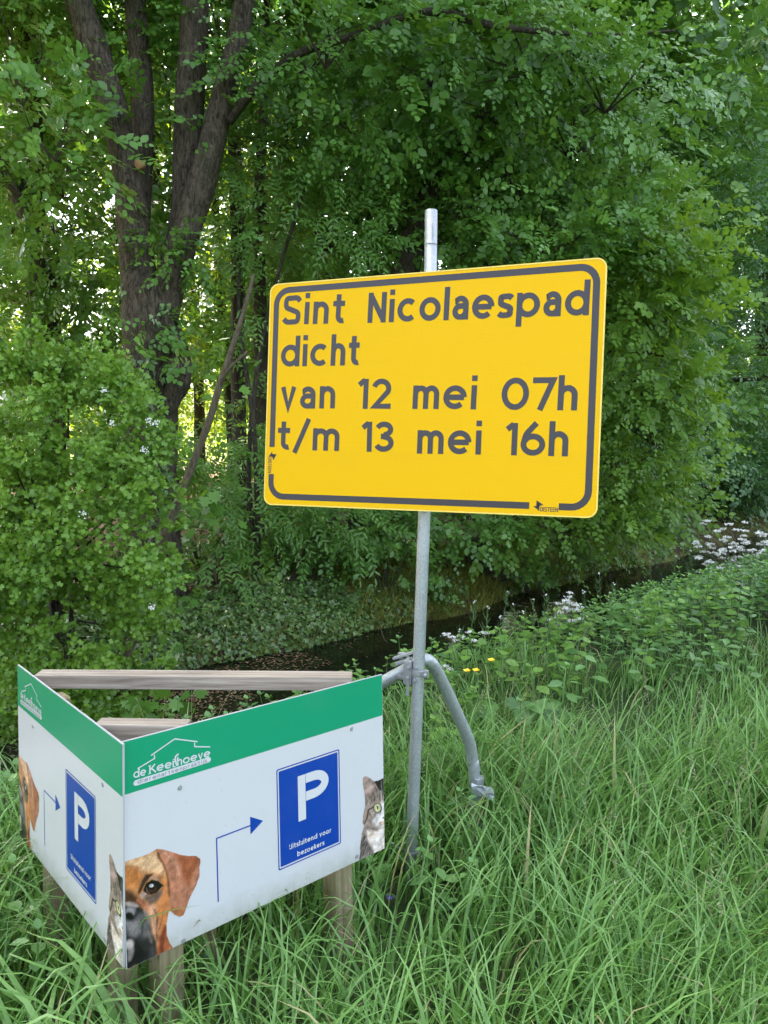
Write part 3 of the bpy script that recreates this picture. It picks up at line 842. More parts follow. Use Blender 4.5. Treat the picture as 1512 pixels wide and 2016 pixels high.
dog_layers = [(205, 140, 82),
    ([(340, 380), (560, 310), (760, 250), (860, 420), (900, 560), (700, 500), (560, 480), (420, 430)], (232, 196, 148), 50, 0.9),
    ([(340, 420), (520, 440), (590, 560), (520, 720), (340, 700)], (196, 120, 52), 60, 0.85),
    (e_(470, 440, 90, 18, 0.1), (170, 105, 55), 25, 0.5), (e_(520, 500, 20, 90), (160, 90, 40), 25, 0.45),
    ([(860, 500), (930, 650), (945, 900), (920, 1100), (880, 1300), (800, 1400), (760, 1100), (800, 800)], (206, 128, 66), 40, 0.9),
    ([(650, 900), (760, 950), (800, 1150), (790, 1420), (720, 1300), (680, 1080)], (214, 165, 132), 40, 0.85),
    (l_(20, (740, 980), (790, 1100), (770, 1250), (790, 1400)), (120, 66, 38), 14, 0.8), (l_(14, (860, 1000), (840, 1150), (790, 1280)), (150, 84, 48), 12, 0.7),
    ([(900, 1180), (912, 1310), (950, 1420), (1075, 1545), (900, 1640), (540, 1800), (700, 1690), (790, 1500), (800, 1350), (860, 1260)], (172, 92, 54), 22, 1.0),
    (l_(50, (890, 1190), (870, 1300), (840, 1450), (850, 1600)), (104, 46, 26), 26, 0.8), (l_(30, (960, 1460), (900, 1560), (800, 1660)), (200, 128, 84), 22, 0.6),
    (ear, (184, 122, 92), 10, 1.0),
    ([(1010, 270), (1290, 290), (1345, 340), (1250, 520), (1200, 690), (1130, 620), (1080, 420)], (165, 88, 52), 40, 0.9),
    ([(780, 215), (840, 330), (905, 460), (945, 640), (955, 850), (930, 800), (905, 560), (850, 400), (790, 330)], (92, 48, 28), 14, 0.75),
    (l_(26, (860, 230), (960, 320), (1040, 420), (1060, 540)), (216, 168, 140), 22, 0.5),
    ([(965, 960), (1130, 980), (1120, 1060), (1080, 1085), (1010, 1060)], (176, 108, 60), 30, 0.8),
    (l_(12, (1325, 340), (1350, 370)), (40, 25, 20), 6, 0.9), (l_(20, (1200, 850), (1290, 660), (1330, 480)), (150, 96, 78), 16, 0.6),
    ([(350, 720), (470, 760), (560, 850), (630, 920), (560, 960), (440, 920), (350, 905)], (62, 38, 28), 40, 0.95),
    (l_(46, (520, 860), (620, 930), (660, 1000)), (196, 116, 88), 18, 0.85),
    ([(590, 600), (640, 530), (740, 520), (700, 570), (640, 640), (580, 760), (545, 800), (530, 760)], (34, 26, 24), 24, 0.95),
    ([(600, 790), (700, 800), (840, 720), (860, 680), (850, 800), (770, 900), (690, 930), (620, 860)], (96, 88, 84), 30, 0.9),
    ([(560, 790), (620, 760), (640, 820), (590, 850)], (150, 150, 155), 16, 0.7),
    ([(690, 570), (770, 560), (830, 620), (800, 630), (740, 600), (690, 610)], (168, 140, 122), 14, 0.8),
    (muzzle, (40, 41, 45), 26, 1.0),
    (e_(450, 930, 90, 30, 0.2), (170, 168, 166), 26, 0.9), (e_(450, 1010, 72, 54), (150, 155, 162), 26, 0.95),
    (e_(520, 1020, 26, 60, 0.3), (24, 24, 28), 16, 0.8), (e_(425, 1080, 52, 58), (14, 15, 18), 14, 1.0), (e_(395, 1165, 40, 40), (124, 128, 132), 30, 0.7),
    (e_(600, 1200, 80, 160, -0.2), (104, 107, 112), 60, 0.85), (e_(480, 1240, 80, 100), (140, 143, 148), 50, 0.8), (e_(650, 1080, 24, 100, -0.3), (140, 136, 134), 24, 0.7), (e_(690, 1330, 22, 110, -0.25), (120, 112, 110), 22, 0.7), (l_(16, (560, 1080), (600, 1180), (590, 1300)), (34, 34, 38), 14, 0.7),
    ([(370, 1340), (480, 1370), (560, 1450), (640, 1590), (560, 1700), (450, 1700), (385, 1760)], (18, 19, 22), 26, 0.95),
    (e_(425, 1440, 50, 62, 0.2), (205, 205, 202), 30, 0.85), (e_(440, 1560, 34, 95, 0.2), (165, 165, 165), 28, 0.65), (e_(720, 1530, 40, 80), (70, 68, 70), 40, 0.6),
    ([(600, 740), (640, 650), (720, 600), (800, 620), (870, 680), (840, 700), (780, 770), (700, 800), (640, 790)], (20, 15, 14), 9, 1.0),
    (e_(722, 722, 58, 52), (70, 38, 28), 12, 0.95), (e_(715, 700, 38, 36), (10, 8, 9), 10, 1.0), (e_(708, 680, 30, 22, -0.2), (214, 226, 236), 6, 1.0),
    (l_(9, (640, 700), (655, 760), (690, 790)), (150, 130, 124), 5, 0.7), (e_(632, 785, 20, 10, 0.5), (214, 160, 150), 6, 0.9)]
dog_me = picture('dog_picture', dz, dog_outline, dog_layers, 130, 200, 0.000196, 0.15)
cz = lambda x, y: uvR(690 + x / 9.167, 1500 + y / 9.167)
cat_outline = [(215, 380), (220, 290), (250, 250), (300, 255), (370, 300), (430, 345), (500, 330), (590, 288), (640, 270), (660, 1700), (640, 1590), (450, 1665), (330, 1750), (150, 1850), (150, 1750), (175, 1600), (165, 1560), (200, 1280), (240, 1160), (215, 1100), (225, 960), (255, 810), (260, 700), (245, 560)]
cat_layers = [(150, 138, 130),
    ([(215, 380), (220, 290), (250, 250), (300, 255), (370, 300), (450, 380), (480, 470), (400, 520), (300, 660), (250, 600)], (168, 150, 144), 14, 1.0),
    ([(300, 330), (360, 360), (420, 470), (330, 560), (290, 520)], (190, 170, 164), 26, 0.8),
    ([(425, 350), (510, 330), (660, 270), (660, 600), (600, 620), (540, 520), (490, 470)], (38, 38, 42), 12, 1.0),
    (l_(16, (560, 340), (555, 450), (580, 560)), (150, 150, 155), 10, 0.6), (l_(16, (520, 400), (530, 520), (525, 700)), (52, 50, 52), 10, 0.8), (l_(16, (548, 520), (555, 640), (570, 740)), (214, 214, 214), 10, 0.7), (l_(18, (600, 560), (600, 700)), (190, 190, 192), 10, 0.7),
    (l_(16, (440, 430), (470, 520), (490, 640)), (48, 44, 44), 10, 0.8), (l_(14, (400, 540), (440, 620), (430, 700)), (50, 46, 46), 10, 0.75), (l_(14, (330, 620), (380, 680), (360, 760)), (64, 58, 56), 10, 0.7),
    (l_(14, (280, 640), (300, 720), (280, 800)), (70, 62, 58), 10, 0.7), (l_(12, (300, 700), (380, 640), (420, 600)), (80, 72, 68), 8, 0.6),
    ([(550, 740), (660, 700), (660, 1150), (560, 1180), (440, 1140), (380, 1060), (460, 960)], (226, 232, 236), 40, 0.95),
    (l_(24, (420, 810), (330, 860), (310, 920)), (34, 30, 30), 8, 0.95), (l_(22, (320, 860), (300, 1000), (255, 1120)), (40, 34, 32), 12, 0.9), (l_(16, (340, 930), (400, 1040), (450, 960)), (44, 40, 40), 10, 0.8),
    ([(240, 900), (270, 960), (250, 1080), (225, 1080)], (170, 140, 118), 14, 0.8), (l_(14, (390, 950), (470, 940), (520, 930)), (60, 54, 52), 8, 0.7),
    ([(330, 880), (400, 860), (440, 920), (400, 960), (350, 930)], (198, 190, 182), 14, 0.8),
    (e_(575, 1100, 70, 40, -0.3), (205, 176, 150), 16, 0.8), (l_(10, (505, 1120), (560, 1090)), (60, 50, 46), 6, 0.8), (l_(10, (515, 1155), (570, 1130)), (66, 54, 48), 6, 0.8), (e_(600, 1005, 22, 16), (60, 44, 40), 8, 0.9),
    ([(300, 1240), (460, 1260), (560, 1190), (660, 1180), (660, 1600), (430, 1680), (400, 1560), (300, 1400)], (232, 231, 228), 40, 1.0),
    (e_(400, 1320, 80, 60, 0.4), (214, 200, 180), 40, 0.7), (l_(16, (370, 1180), (440, 1220), (500, 1250)), (70, 62, 58), 10, 0.75), (l_(12, (300, 1160), (350, 1200), (330, 1260)), (90, 80, 74), 8, 0.7),
    ([(240, 1280), (290, 1330), (330, 1480), (400, 1600), (430, 1680), (330, 1750), (150, 1850), (150, 1740), (175, 1590), (180, 1450)], (118, 112, 110), 24, 1.0),
    (l_(30, (250, 1300), (240, 1420), (200, 1520)), (40, 38, 40), 14, 0.85), (l_(26, (300, 1450), (270, 1580), (220, 1700)), (44, 42, 44), 14, 0.8), (l_(24, (350, 1540), (340, 1640), (290, 1740)), (42, 40, 42), 12, 0.8), (l_(18, (190, 1640), (180, 1760)), (50, 48, 50), 10, 0.8), (l_(16, (400, 1600), (410, 1670)), (60, 58, 60), 10, 0.7),
    (l_(6, (280, 1370), (200, 1500)), (214, 212, 208), 3, 0.8), (l_(6, (290, 1520), (220, 1760)), (208, 206, 202), 3, 0.8), (l_(6, (340, 1600), (290, 1770)), (208, 206, 202), 3, 0.7), (l_(6, (240, 1330), (340, 1250)), (214, 210, 204), 3, 0.7),
    (e_(487, 832, 78, 92), (26, 26, 24), 7, 1.0), (e_(484, 828, 62, 76), (178, 192, 138), 8, 1.0), (e_(470, 850, 36, 46), (208, 218, 168), 20, 0.6), (e_(488, 818, 13, 44), (16, 18, 16), 5, 1.0), (e_(490, 785, 12, 10), (236, 240, 244), 4, 0.9),
    (l_(12, (545, 780), (552, 880), (530, 930)), (34, 30, 28), 6, 0.8)]
cat_me = picture('cat_picture', cz, cat_outline, cat_layers, 60, 190, 0.000175, 0.19)

# shared flat prints, in board metres
def print_mesh(name, mat, build):
    mb = MB(); build(mb)
    me = bpy.data.meshes.new(name)
    me.from_pydata(mb.v, [], mb.f); me.update()
    for p in me.polygons:
        if p.normal.y > 0: p.flip()
    me.update()
    me.materials.append(M[mat])
    return me
band_v = (uvR(241, 1567)[1] + uvR(750, 1408)[1]) / 2
cP = [uvR(*q) for q in ((543.4, 1517.8), (666.9, 1472.6), (671.9, 1657.8), (548.7, 1716.5))]
pu0, pu1 = (cP[0][0] + cP[3][0]) / 2, (cP[1][0] + cP[2][0]) / 2
pv0, pv1 = (cP[2][1] + cP[3][1]) / 2, (cP[0][1] + cP[1][1]) / 2
lz = lambda x, y: uvR(240 + x / 6.873, 1420 + y / 6.873)
PRINTS = []
PRINTS.append(('green_band', print_mesh('green_band', 'print_green', lambda mb: flat_poly(mb, [(0.0012, band_v), (BW_ - 0.0012, band_v), (BW_ - 0.0012, BH_ - 0.0015), (0.0012, BH_ - 0.0015)], lift(1)))))
def house(mb):
    f = lift(2)
    for pts in ([(210, 640), (440, 500), (434, 450)], [(390, 462), (712, 237), (1020, 275)], [(980, 285), (982, 342), (1192, 345)]):
        stroke(mb, [lz(*p) for p in pts], 0.0031, f)
def logo_name(mb):
    f = lift(2)
    capm = np.linalg.norm(lz(362, 598) - lz(366, 712))
    text(mb, 'de', lz(152, 772), lz(325, 727), capm * 0.98, 0.165, f, gap=0.08)
    text(mb, 'Keerhoeve', lz(366, 712), lz(1195, 474), capm, 0.17, f, gap=0.06)
    for a_, b2 in (((355, 606), (392, 596)), ((355, 712), (392, 704)), ((520, 590), (548, 570)), ((684, 520), (715, 512)), ((690, 618), (725, 608)), ((215, 655), (240, 648))):
        stroke(mb, [lz(*a_), lz(*b2)], 0.0022, f)
    # flick of a tail over the middle of the name
    stroke(mb, catmull([lz(740, 600), lz(725, 540), lz(722, 480), lz(765, 438)], 5), 0.0042, f)
def pill(mb):
    a_, b2 = lz(190, 832), lz(1168, 520)
    d = (b2 - a_) / np.linalg.norm(b2 - a_); n_ = np.array([-d[1], d[0]]); r = 0.0072
    P = [tuple(b2 + r * (math.cos(t_) * d + math.sin(t_) * n_)) for t_ in np.linspace(-1.57, 1.57, 8)] + [tuple(a_ - r * (math.cos(t_) * d + math.sin(t_) * n_)) for t_ in np.linspace(-1.57, 1.57, 8)]
    flat_poly(mb, P, lift(2))
PRINTS.append(('house_outline', print_mesh('house_outline', 'print_white', house)))
PRINTS.append(('practice_name', print_mesh('practice_name', 'print_white', logo_name)))
PRINTS.append(('name_pill', print_mesh('name_pill', 'print_white', pill)))
PRINTS.append(('pill_lettering', print_mesh('pill_lettering', 'print_grey', lambda mb: text(mb, 'dierenartsenpraktijk', lz(205, 846), lz(1150, 552), 0.0098, 0.155, lift(3), gap=0.20))))
def blue_panel(mb):
    o1 = 0.0034; o2 = 0.0078
    ring_between(mb, rounded(pu0, pv0, pu1, pv1, 0.006), rounded(pu0 + o1, pv0 + o1, pu1 - o1, pv1 - o1, 0.004), lift(1))
    flat_poly(mb, rounded(pu0 + o2, pv0 + o2, pu1 - o2, pv1 - o2, 0.003), lift(1))
PRINTS.append(('parking_panel', print_mesh('parking_panel', 'print_blue', blue_panel)))
pa, pb = uvR(586, 1620), uvR(642, 1600)
pcap = np.linalg.norm(uvR(585, 1532) - uvR(588, 1618))
def big_p(mb):
    q0 = np.array([pa[0], uvR(588, 1617.5)[1]])
    text(mb, 'P', q0, q0 + np.array([uvR(642, 1545)[0] - q0[0], 0]), pcap * 1.03, 0.205, lift(2))
PRINTS.append(('parking_letter', print_mesh('parking_letter', 'print_white', big_p)))
def visitors(mb):
    a_, b2 = uvR(569, 1672.5), uvR(652, 1638.5)
    vm = (a_[1] + b2[1]) / 2
    text(mb, 'Uitsluitend voor', (a_[0], vm), (b2[0], vm), 0.0148, 0.19, lift(2), gap=0.14)
    a_, b2 = uvR(585, 1685), uvR(638, 1664)
    vm = (a_[1] + b2[1]) / 2
    text(mb, 'bezoekers', (a_[0], vm), (b2[0], vm), 0.0148, 0.19, lift(2), gap=0.14)
PRINTS.append(('visitor_lettering', print_mesh('visitor_lettering', 'print_white', visitors)))
def arrow(mb):
    f = lift(1)
    a_, b2, c_ = uvR(429, 1775.6), uvR(426.8, 1650), uvR(494, 1625)
    um = (a_[0] + b2[0]) / 2; vm = (b2[1] + c_[1]) / 2
    stroke(mb, [(um, a_[1]), (um, vm), (c_[0], vm)], 0.0036, f)
    h0 = uvR(492.3, 1607); h1 = uvR(517.7, 1614.5); h2 = uvR(493, 1641.7)
    hh = (h0[1] - h2[1]) / 2; hu = (h0[0] + h2[0]) / 2
    flat_poly(mb, [(hu, vm - hh), (h1[0], vm), (hu, vm + hh)], f)
PRINTS.append(('arrow', print_mesh('arrow', 'print_blue', arrow)))
PRINTS.append(('dog_picture', dog_me)); PRINTS.append(('cat_picture', cat_me))
scr = MB()
scr.tube([(0, 0.001, 0), (0, -0.0016, 0)], 0.0062, 14); scr.tube([(0, -0.0016, 0), (0, -0.0026, 0)], 0.0040, 10)
scr_me = bpy.data.meshes.new('screw'); scr_me.from_pydata(scr.v, [], scr.f); scr_me.update(); scr_me.materials.append(M['screw_steel'])
SCREWS = [uvR(354, 1551), uvR(692, 1435), uvR(361, 1852), uvR(702, 1686)]
LOGO = {'green_band': 'green stripe along the top of the board', 'dog_picture': 'printed half face of a brown boxer dog', 'cat_picture': 'printed half face of a grey tabby cat', 'arrow': 'thin blue arrow turning right', 'parking_panel': 'blue panel with white outline', 'practice_name': 'white lettering reading de Keerhoeve', 'pill_lettering': 'grey lettering reading dierenartsenpraktijk', 'visitor_lettering': 'white lettering reading Uitsluitend voor bezoekers'}
for bd, lab in ((bR, 'white board beside the tube barrier, green stripe, logo, arrow and parking symbol'), (bL, 'white board on the hawthorn side, same print as the other')):
    pb_ = plate([(0, 0), (bd['W'], 0), (bd['W'], bd['H']), (0, bd['H'])], 0.005)
    o = pb_.build('board', 'board_white', park_root)
    o.data.materials.append(M['board_edge'])
    for p in o.data.polygons:
        if abs(p.normal.y) < 0.5: p.material_index = 1
    o.matrix_local = Matrix.Translation(-Vector(pk)) @ bd['M']
    o['label'] = lab
    kx, kz = bd['W'] / BW_, bd['H'] / BH_
    for nm, me in PRINTS:
        c = bpy.data.objects.new(nm, me); COL.objects.link(c); c.parent = o
        c.scale = (kx, 1, kz)
        if nm in LOGO: c['label'] = LOGO[nm]
    for u_, v_ in SCREWS:
        c = bpy.data.objects.new('screw', scr_me); COL.objects.link(c); c.parent = o
        c.location = (u_ * kx, 0, v_ * kz)
# timber frame
def onboard(bd, fu, dz_, back):
    return bd['O'] + bd['ex'] * bd['W'] * fu + bd['ez'] * dz_ + bd['ey'] * back
def yaw_R(bd):
    ex = bd['ex'].copy(); ex[2] = 0; ex /= np.linalg.norm(ex)
    return np.stack([ex, np.array([-ex[1], ex[0], 0]), np.array([0, 0, 1.0])], 1)
def wood_post(bd, fu, wd=0.068, back=0.0415, top=0.05):
    a_ = onboard(bd, fu, bd['H'] - top, back); b2 = onboard(bd, fu, 0, back)
    dn = (b2 - a_) / np.linalg.norm(b2 - a_)
    b2 = b2 + dn * ((b2[2] + 0.3) / -dn[2])
    R_ = np.stack([bd['ex'], bd['ey'], bd['ez']], 1)
    mb = MB(); L_ = np.linalg.norm(b2 - a_)
    mb.box((0, 0, 0), (wd, wd, L_))
    o = mb.build('post', 'post_wood', park_root)
    mid = (a_ + b2) / 2 - pk
    o.matrix_local = Matrix.Translation(Vector(mid)) @ Matrix(R_.tolist()).to_4x4()
    bevel(o, 0.004)
    return o
fu_corner = uvR(342, 1890)[0] / BW_
fu_right = uvR(681, 1720)[0] / BW_
tag(wood_post(bR, fu_corner), 'weathered timber post under the printed dog')
tag(wood_post(bR, fu_right), 'weathered timber post green with algae')
wood_post(bL, bL['uv'](86, 1760)[0] / bL['W'])
wood_post(bL, 0.875, 0.06)
ztop = (bR['O'] + bR['ez'] * BH_)[2]
def rail(pxl, pxr, py_back, ht, dp, zt, inset=0.0):
    A = at_z(pxl, py_back, zt); B = at_z(pxr, py_back + (4 if pxr > 500 else 3), zt)
    d = B - A; L_ = np.linalg.norm(d); ex = d / L_; ey = np.array([-ex[1], ex[0], 0]); ez = np.cross(ex, ey)
    mb = MB(); mb.box((0, 0, 0), (L_, dp, ht))
    o = mb.build('rail', 'rail_wood', park_root)
    c = (A + B) / 2 - ey * dp / 2 - np.array([0, 0, ht / 2]) - pk
    R_ = np.stack([ex, ey, ez], 1)
    o.matrix_local = Matrix.Translation(Vector(c)) @ Matrix(R_.tolist()).to_4x4()
    bevel(o, 0.003)
    return o
o = rail(84, 694, 1317, 0.044, 0.062, ztop - 0.012); tag(o, 'pale weathered back rail joining the two boards')
o = rail(200, 376, 1412, 0.060, 0.050, ztop - 0.012); tag(o, 'pale weathered short rail near the corner of the boards')
# a post under the back rail
bp = at_y(405, 1870, 2.12)
mb = MB(); mb.box((0, 0, 0), (0.055, 0.055, ztop + 0.30 - 0.075)); o = mb.build('post', 'post_wood', park_root); o.location = Vector((bp[0] - pk[0], bp[1] - pk[1], (ztop - 0.075 - 0.30) / 2)); bevel(o, 0.004)
tag(park_root, 'low three-cornered parking sign of two white printed boards on timber posts', 'parking sign')

# ------------------------------------------------------------------ foliage helpers
OV = (np.array([(0, 0, 0), (-.31, .26, .05), (-.33, .60, .05), (0, 1, -.04), (.33, .60, .05), (.31, .26, .05)], float), [(0, 3, 2, 1), (0, 5, 4, 3)])          # ovate leaf, folded on the midrib
KITE = (np.array([(0, 0, 0), (-.28, .48, .05), (0, 1, -.05), (.28, .48, .05)], float), [(0, 2, 1, 1)])
LANCE = (np.array([(0, 0, 0), (-.15, .30, .03), (-.13, .65, .02), (0, 1, -.06), (.13, .65, .02), (.15, .30, .03)], float), [(0, 3, 2, 1), (0, 5, 4, 3)])
HAW = (np.array([(0, 0, 0), (-.10, .35, .03), (-.42, .45, .06), (-.20, .62, .02), (-.30, .92, .04), (0, 1, -.03), (.30, .92, .04), (.20, .62, .02), (.42, .45, .06), (.10, .35, .03)], float),
       [(0, 3, 2, 1), (0, 5, 4, 3), (0, 7, 6, 5), (0, 9, 8, 7)])
MAPLE = (np.array([(0, .05, 0), (-.18, .0, .02), (-.48, .10, .03), (-.34, .30, .02), (-.58, .52, .05), (-.25, .55, .01), (-.30, .78, .03), (-.10, .72, .0), (0, 1, -.05), (.10, .72, .0), (.30, .78, .03), (.25, .55, .01), (.58, .52, .05), (.34, .30, .02), (.48, .10, .03), (.18, .0, .02)], float),
         [(0, 3, 2, 1), (0, 5, 4, 3), (0, 7, 6, 5), (0, 9, 8, 7), (0, 11, 10, 9), (0, 13, 12, 11), (0, 15, 14, 13)])
IVY = (np.array([(0, .10, 0), (-.30, .0, .02), (-.50, .38, .03), (-.22, .52, .0), (0, 1, -.03), (.22, .52, .0), (.50, .38, .03), (.30, .0, .02)], float), [(0, 3, 2, 1), (0, 5, 4, 3), (0, 7, 6, 5)])
UMBEL = (np.array([(-.5, -.5, 0), (.5, -.5, 0), (.5, .5, .1), (-.5, .5, .1)], float), [(0, 1, 2, 3)])
def unit(a):
    return a / (np.linalg.norm(a, axis=-1, keepdims=True) + 1e-9)
class Leaves:
    """collects leaves of one outline; build() links them as one mesh"""
    def __init__(self, shape):
        self.s = shape; self.p = []; self.d = []; self.n = []; self.l = []; self.w = []; self.t = []
    def add(self, pos, d, n, L, W=None, tint=None):
        pos = np.atleast_2d(pos); k = len(pos)
        self.p.append(pos); self.d.append(np.broadcast_to(d, (k, 3))); self.n.append(np.broadcast_to(n, (k, 3)))
        L = np.broadcast_to(L, (k,)); self.l.append(L)
        self.w.append(L if W is None else np.broadcast_to(W, (k,)))
        self.t.append(rng.uniform(0, 1, k) if tint is None else np.broadcast_to(tint, (k,)))
    def count(self):
        return sum(len(q) for q in self.p)
    def build(self, name, mat, parent=None, origin=(0, 0, 0)):
        P, D, N = np.concatenate(self.p), unit(np.concatenate(self.d)), np.concatenate(self.n)
        L, W, T = np.concatenate(self.l), np.concatenate(self.w), np.concatenate(self.t)
        Xa = unit(np.cross(D, N)); Nn = np.cross(Xa, D)
        tv, tf = self.s
        V = P[:, None, :] - np.array(origin) + L[:, None, None] * (tv[None, :, 1:2] * D[:, None, :] + tv[None, :, 2:3] * Nn[:, None, :]) + W[:, None, None] * tv[None, :, 0:1] * Xa[:, None, :]
        nv = len(tv); nl = len(P)
        if any(len(set(f)) < len(f) for f in tf):
            tri = []
            for f in tf:
                f = list(f)
                tri += [(0, 2, 1), (0, 3, 2)]
            fa = np.array(tri)
        else:
            fa = np.array(tf)
        fl = (fa[None] + (np.arange(nl) * nv)[:, None, None])
        me = np_mesh(name, V.reshape(-1, 3), fl.reshape(-1, fa.shape[1]), fa.shape[1], np.repeat(T, len(fa)))
        me.materials.append(M[mat])
        return link(name, me, None, parent)
def rdir(n):
    return unit(rng.normal(size=(n, 3)))
def add_sprays(lv, C, OUT, leafL, K=9, Ls=0.34, droop=0.25, flat=0.75, tint_c=None):
    """flat drooping sprays of alternate leaves starting at C and growing along OUT"""
    n = len(C)
    a = unit(OUT + np.array([0, 0, -droop]))
    upv = unit(np.array([0.28, -0.42, 0.62]) + 0.25 * OUT * np.array([1, 1, 0.2]) + rng.normal(size=(n, 3)) * 0.36)     # leaves turn to the open side of the wood
    side = unit(np.cross(a, upv)); upv = np.cross(side, a)
    tb = rng.uniform(0, 1, n) if tint_c is None else tint_c
    ls = Ls * rng.uniform(0.7, 1.25, n)
    for k in range(K):
        f = (k + 0.5) / K
        sg = 1 if k % 2 else -1
        p = C + a * (ls * f)[:, None] + np.array([0, 0, -1]) * (ls * f * f * 0.14)[:, None]
        if k == K - 1:
            d = a + np.array([0, 0, -0.25])
        else:
            d = a * 0.62 + side * sg * 0.85 + np.array([0, 0, -0.18]) + rng.normal(size=(n, 3)) * 0.16
        nn = upv + rng.normal(size=(n, 3)) * 0.28
        lv.add(p, d, nn, leafL * rng.uniform(0.60, 1.22, n) * (0.8 + 0.4 * math.sin(math.pi * min(f + .1, 1))), None, np.clip(tb * 0.65 + rng.uniform(0, 0.35, n), 0, 1))
TWIGS = None
def blob(lv, c, r, n, leafL, K=9, Ls=0.34, nc=None, sig=0.20, shell=0.55, droop=0.14, flat=0.75, face=None):
    """n sprays gathered in clumps through an ellipsoid"""
    c = np.array(c, float); r = np.array(r, float)
    leafL = leafL * rng.uniform(0.78, 1.28)
    nc = nc or max(3, n // 16)
    cd = rdir(nc)
    cc = cd * (rng.uniform(shell, 1.0, nc) ** 0.7)[:, None]
    if TWIGS is not None:
        root = c + np.array([0, 0.15, -0.5]) * r
        for q in cc[:8]:
            e_pt = c + q * r
            TWIGS.tube([root, (root + e_pt) / 2 + rng.normal(size=3) * 0.06 + np.array([0, 0, 0.06]), e_pt], [0.012, 0.008, 0.003], 4, False)
    idx = rng.integers(0, nc, n)
    p = c + cc[idx] * r + rng.normal(size=(n, 3)) * sig * np.array([1, 1, 0.65])
    out = unit((p - c) / r ** 1.2 * np.array([1, 1, 0.5]) + rng.normal(size=(n, 3)) * 0.5)
    tc = np.clip(rng.uniform(0, 1, nc)[idx] * 0.6 + rng.uniform(0, 0.4, n), 0, 1)
    add_sprays(lv, p, out, leafL, K, Ls, droop, flat, tc)
def upper_pos(x0, y0, rad, z0, z1):
    while True:
        x, y, z = x0 + rng.uniform(-rad, rad), y0 + rng.uniform(-rad, rad), rng.uniform(z0, z1)
        if s_of(x, y) > 6.6 + (0.5 if z < 9 else -0.3):
            return np.array([x, y, z])
def px_tube(pts):
    """[(px, py, depth, radius px)] -> world points and radii"""
    P = np.array([at_y(a, b_, Y) for a, b_, Y, _ in pts]); R = np.array([r * Y / F for _, _, Y, r in pts])
    Q = catmull(np.hstack([P, R[:, None]]), 7)
    return Q[:, :3], np.maximum(Q[:, 3], 0.004)
def limb_tube(mb, pts, n=14, wob=0.10, seed=0):
    P, R = px_tube(pts)
    mb.tube(P, R, n, True, wob, seed)
def twigs(mb, A, Bs, r0, seed=0):
    """thin branches from a limb point A out to clump centres"""
    lr = np.random.default_rng(seed)
    for B in Bs:
        m_ = (A + B) / 2 + lr.normal(size=3) * 0.12 + np.array([0, 0, 0.10])
        P = catmull([A, m_, B], 5)
        mb.tube(P, np.linspace(r0, 0.004, len(P)), 5, False)

# ------------------------------------------------------------------ the big twin-stemmed hornbeam
def grounded(p):
    return np.array([p[0], p[1], ground_z(p[0], p[1])])
T1Y = 8.2
b0 = grounded(at_y(300, 1150, T1Y))
big_tree = empty('hornbeam_tree', b0); o1 = np.array(big_tree.location)
mb = MB()
P, R = px_tube([(300, 1180, T1Y, 74), (298, 1090, T1Y, 60), (292, 950, T1Y, 54), (295, 800, T1Y, 51), (297, 690, T1Y, 52), (294, 610, T1Y, 50), (288, 560, T1Y, 42)])
mb.tube(P, R, 22, True, 0.10, 1)
limb_tube(mb, [(335, 650, T1Y - .10, 20), (352, 700, T1Y - .16, 22), (356, 735, T1Y - .18, 22), (340, 775, T1Y - .14, 20), (322, 820, T1Y - .05, 18)], 12, 0.25, 5)
mb.build('trunk', 'bark', big_tree, o1, True)
LIMBS1 = [
    [(280, 640, T1Y, 40), (272, 540, T1Y, 34), (265, 470, T1Y, 30), (257, 390, T1Y, 29), (246, 310, T1Y, 28), (222, 215, T1Y, 27), (195, 120, T1Y, 26), (160, 20, T1Y, 25), (110, -120, 8.3, 23), (40, -380, 8.5, 18), (-20, -750, 8.8, 10)],
    [(308, 650, T1Y, 34), (335, 560, T1Y, 30), (360, 470, T1Y, 28), (390, 380, T1Y, 27), (416, 290, T1Y, 24), (440, 190, T1Y, 22), (462, 100, T1Y, 20), (484, -10, T1Y, 18), (530, -240, 8.1, 15), (600, -620, 8.0, 8)],
    [(350, 480, T1Y + .12, 24), (366, 380, T1Y + .2, 26), (372, 250, T1Y + .22, 27), (378, 120, T1Y + .22, 26), (384, 0, T1Y + .2, 25), (392, -250, T1Y + .2, 21), (400, -800, T1Y + .2, 10)],
    [(268, 520, T1Y + .3, 22), (276, 360, T1Y + .45, 22), (280, 200, T1Y + .5, 21), (268, 40, T1Y + .5, 19), (255, -200, T1Y + .6, 15), (250, -620, T1Y + .7, 8)],
]
for i, pts in enumerate(LIMBS1):
    mb = MB(); limb_tube(mb, pts, 16, 0.09, 20 + i); mb.build('limb', 'bark', big_tree, o1, True)
mb = MB(); limb_tube(mb, [(452, 240, 8.1, 8), (492, 185, 7.9, 8.5), (540, 138, 7.8, 8), (600, 100, 7.7, 7.5), (700, 70, 7.6, 7), (790, 36, 7.5, 7), (865, 22, 7.5, 7.5), (930, 42, 7.5, 6.5), (1040, 60, 7.6, 5), (1200, 68, 7.8, 3), (1330, 60, 8.0, 2)], 10, 0.10, 9)
mb.build('limb', 'bark_dark', big_tree, o1, True)
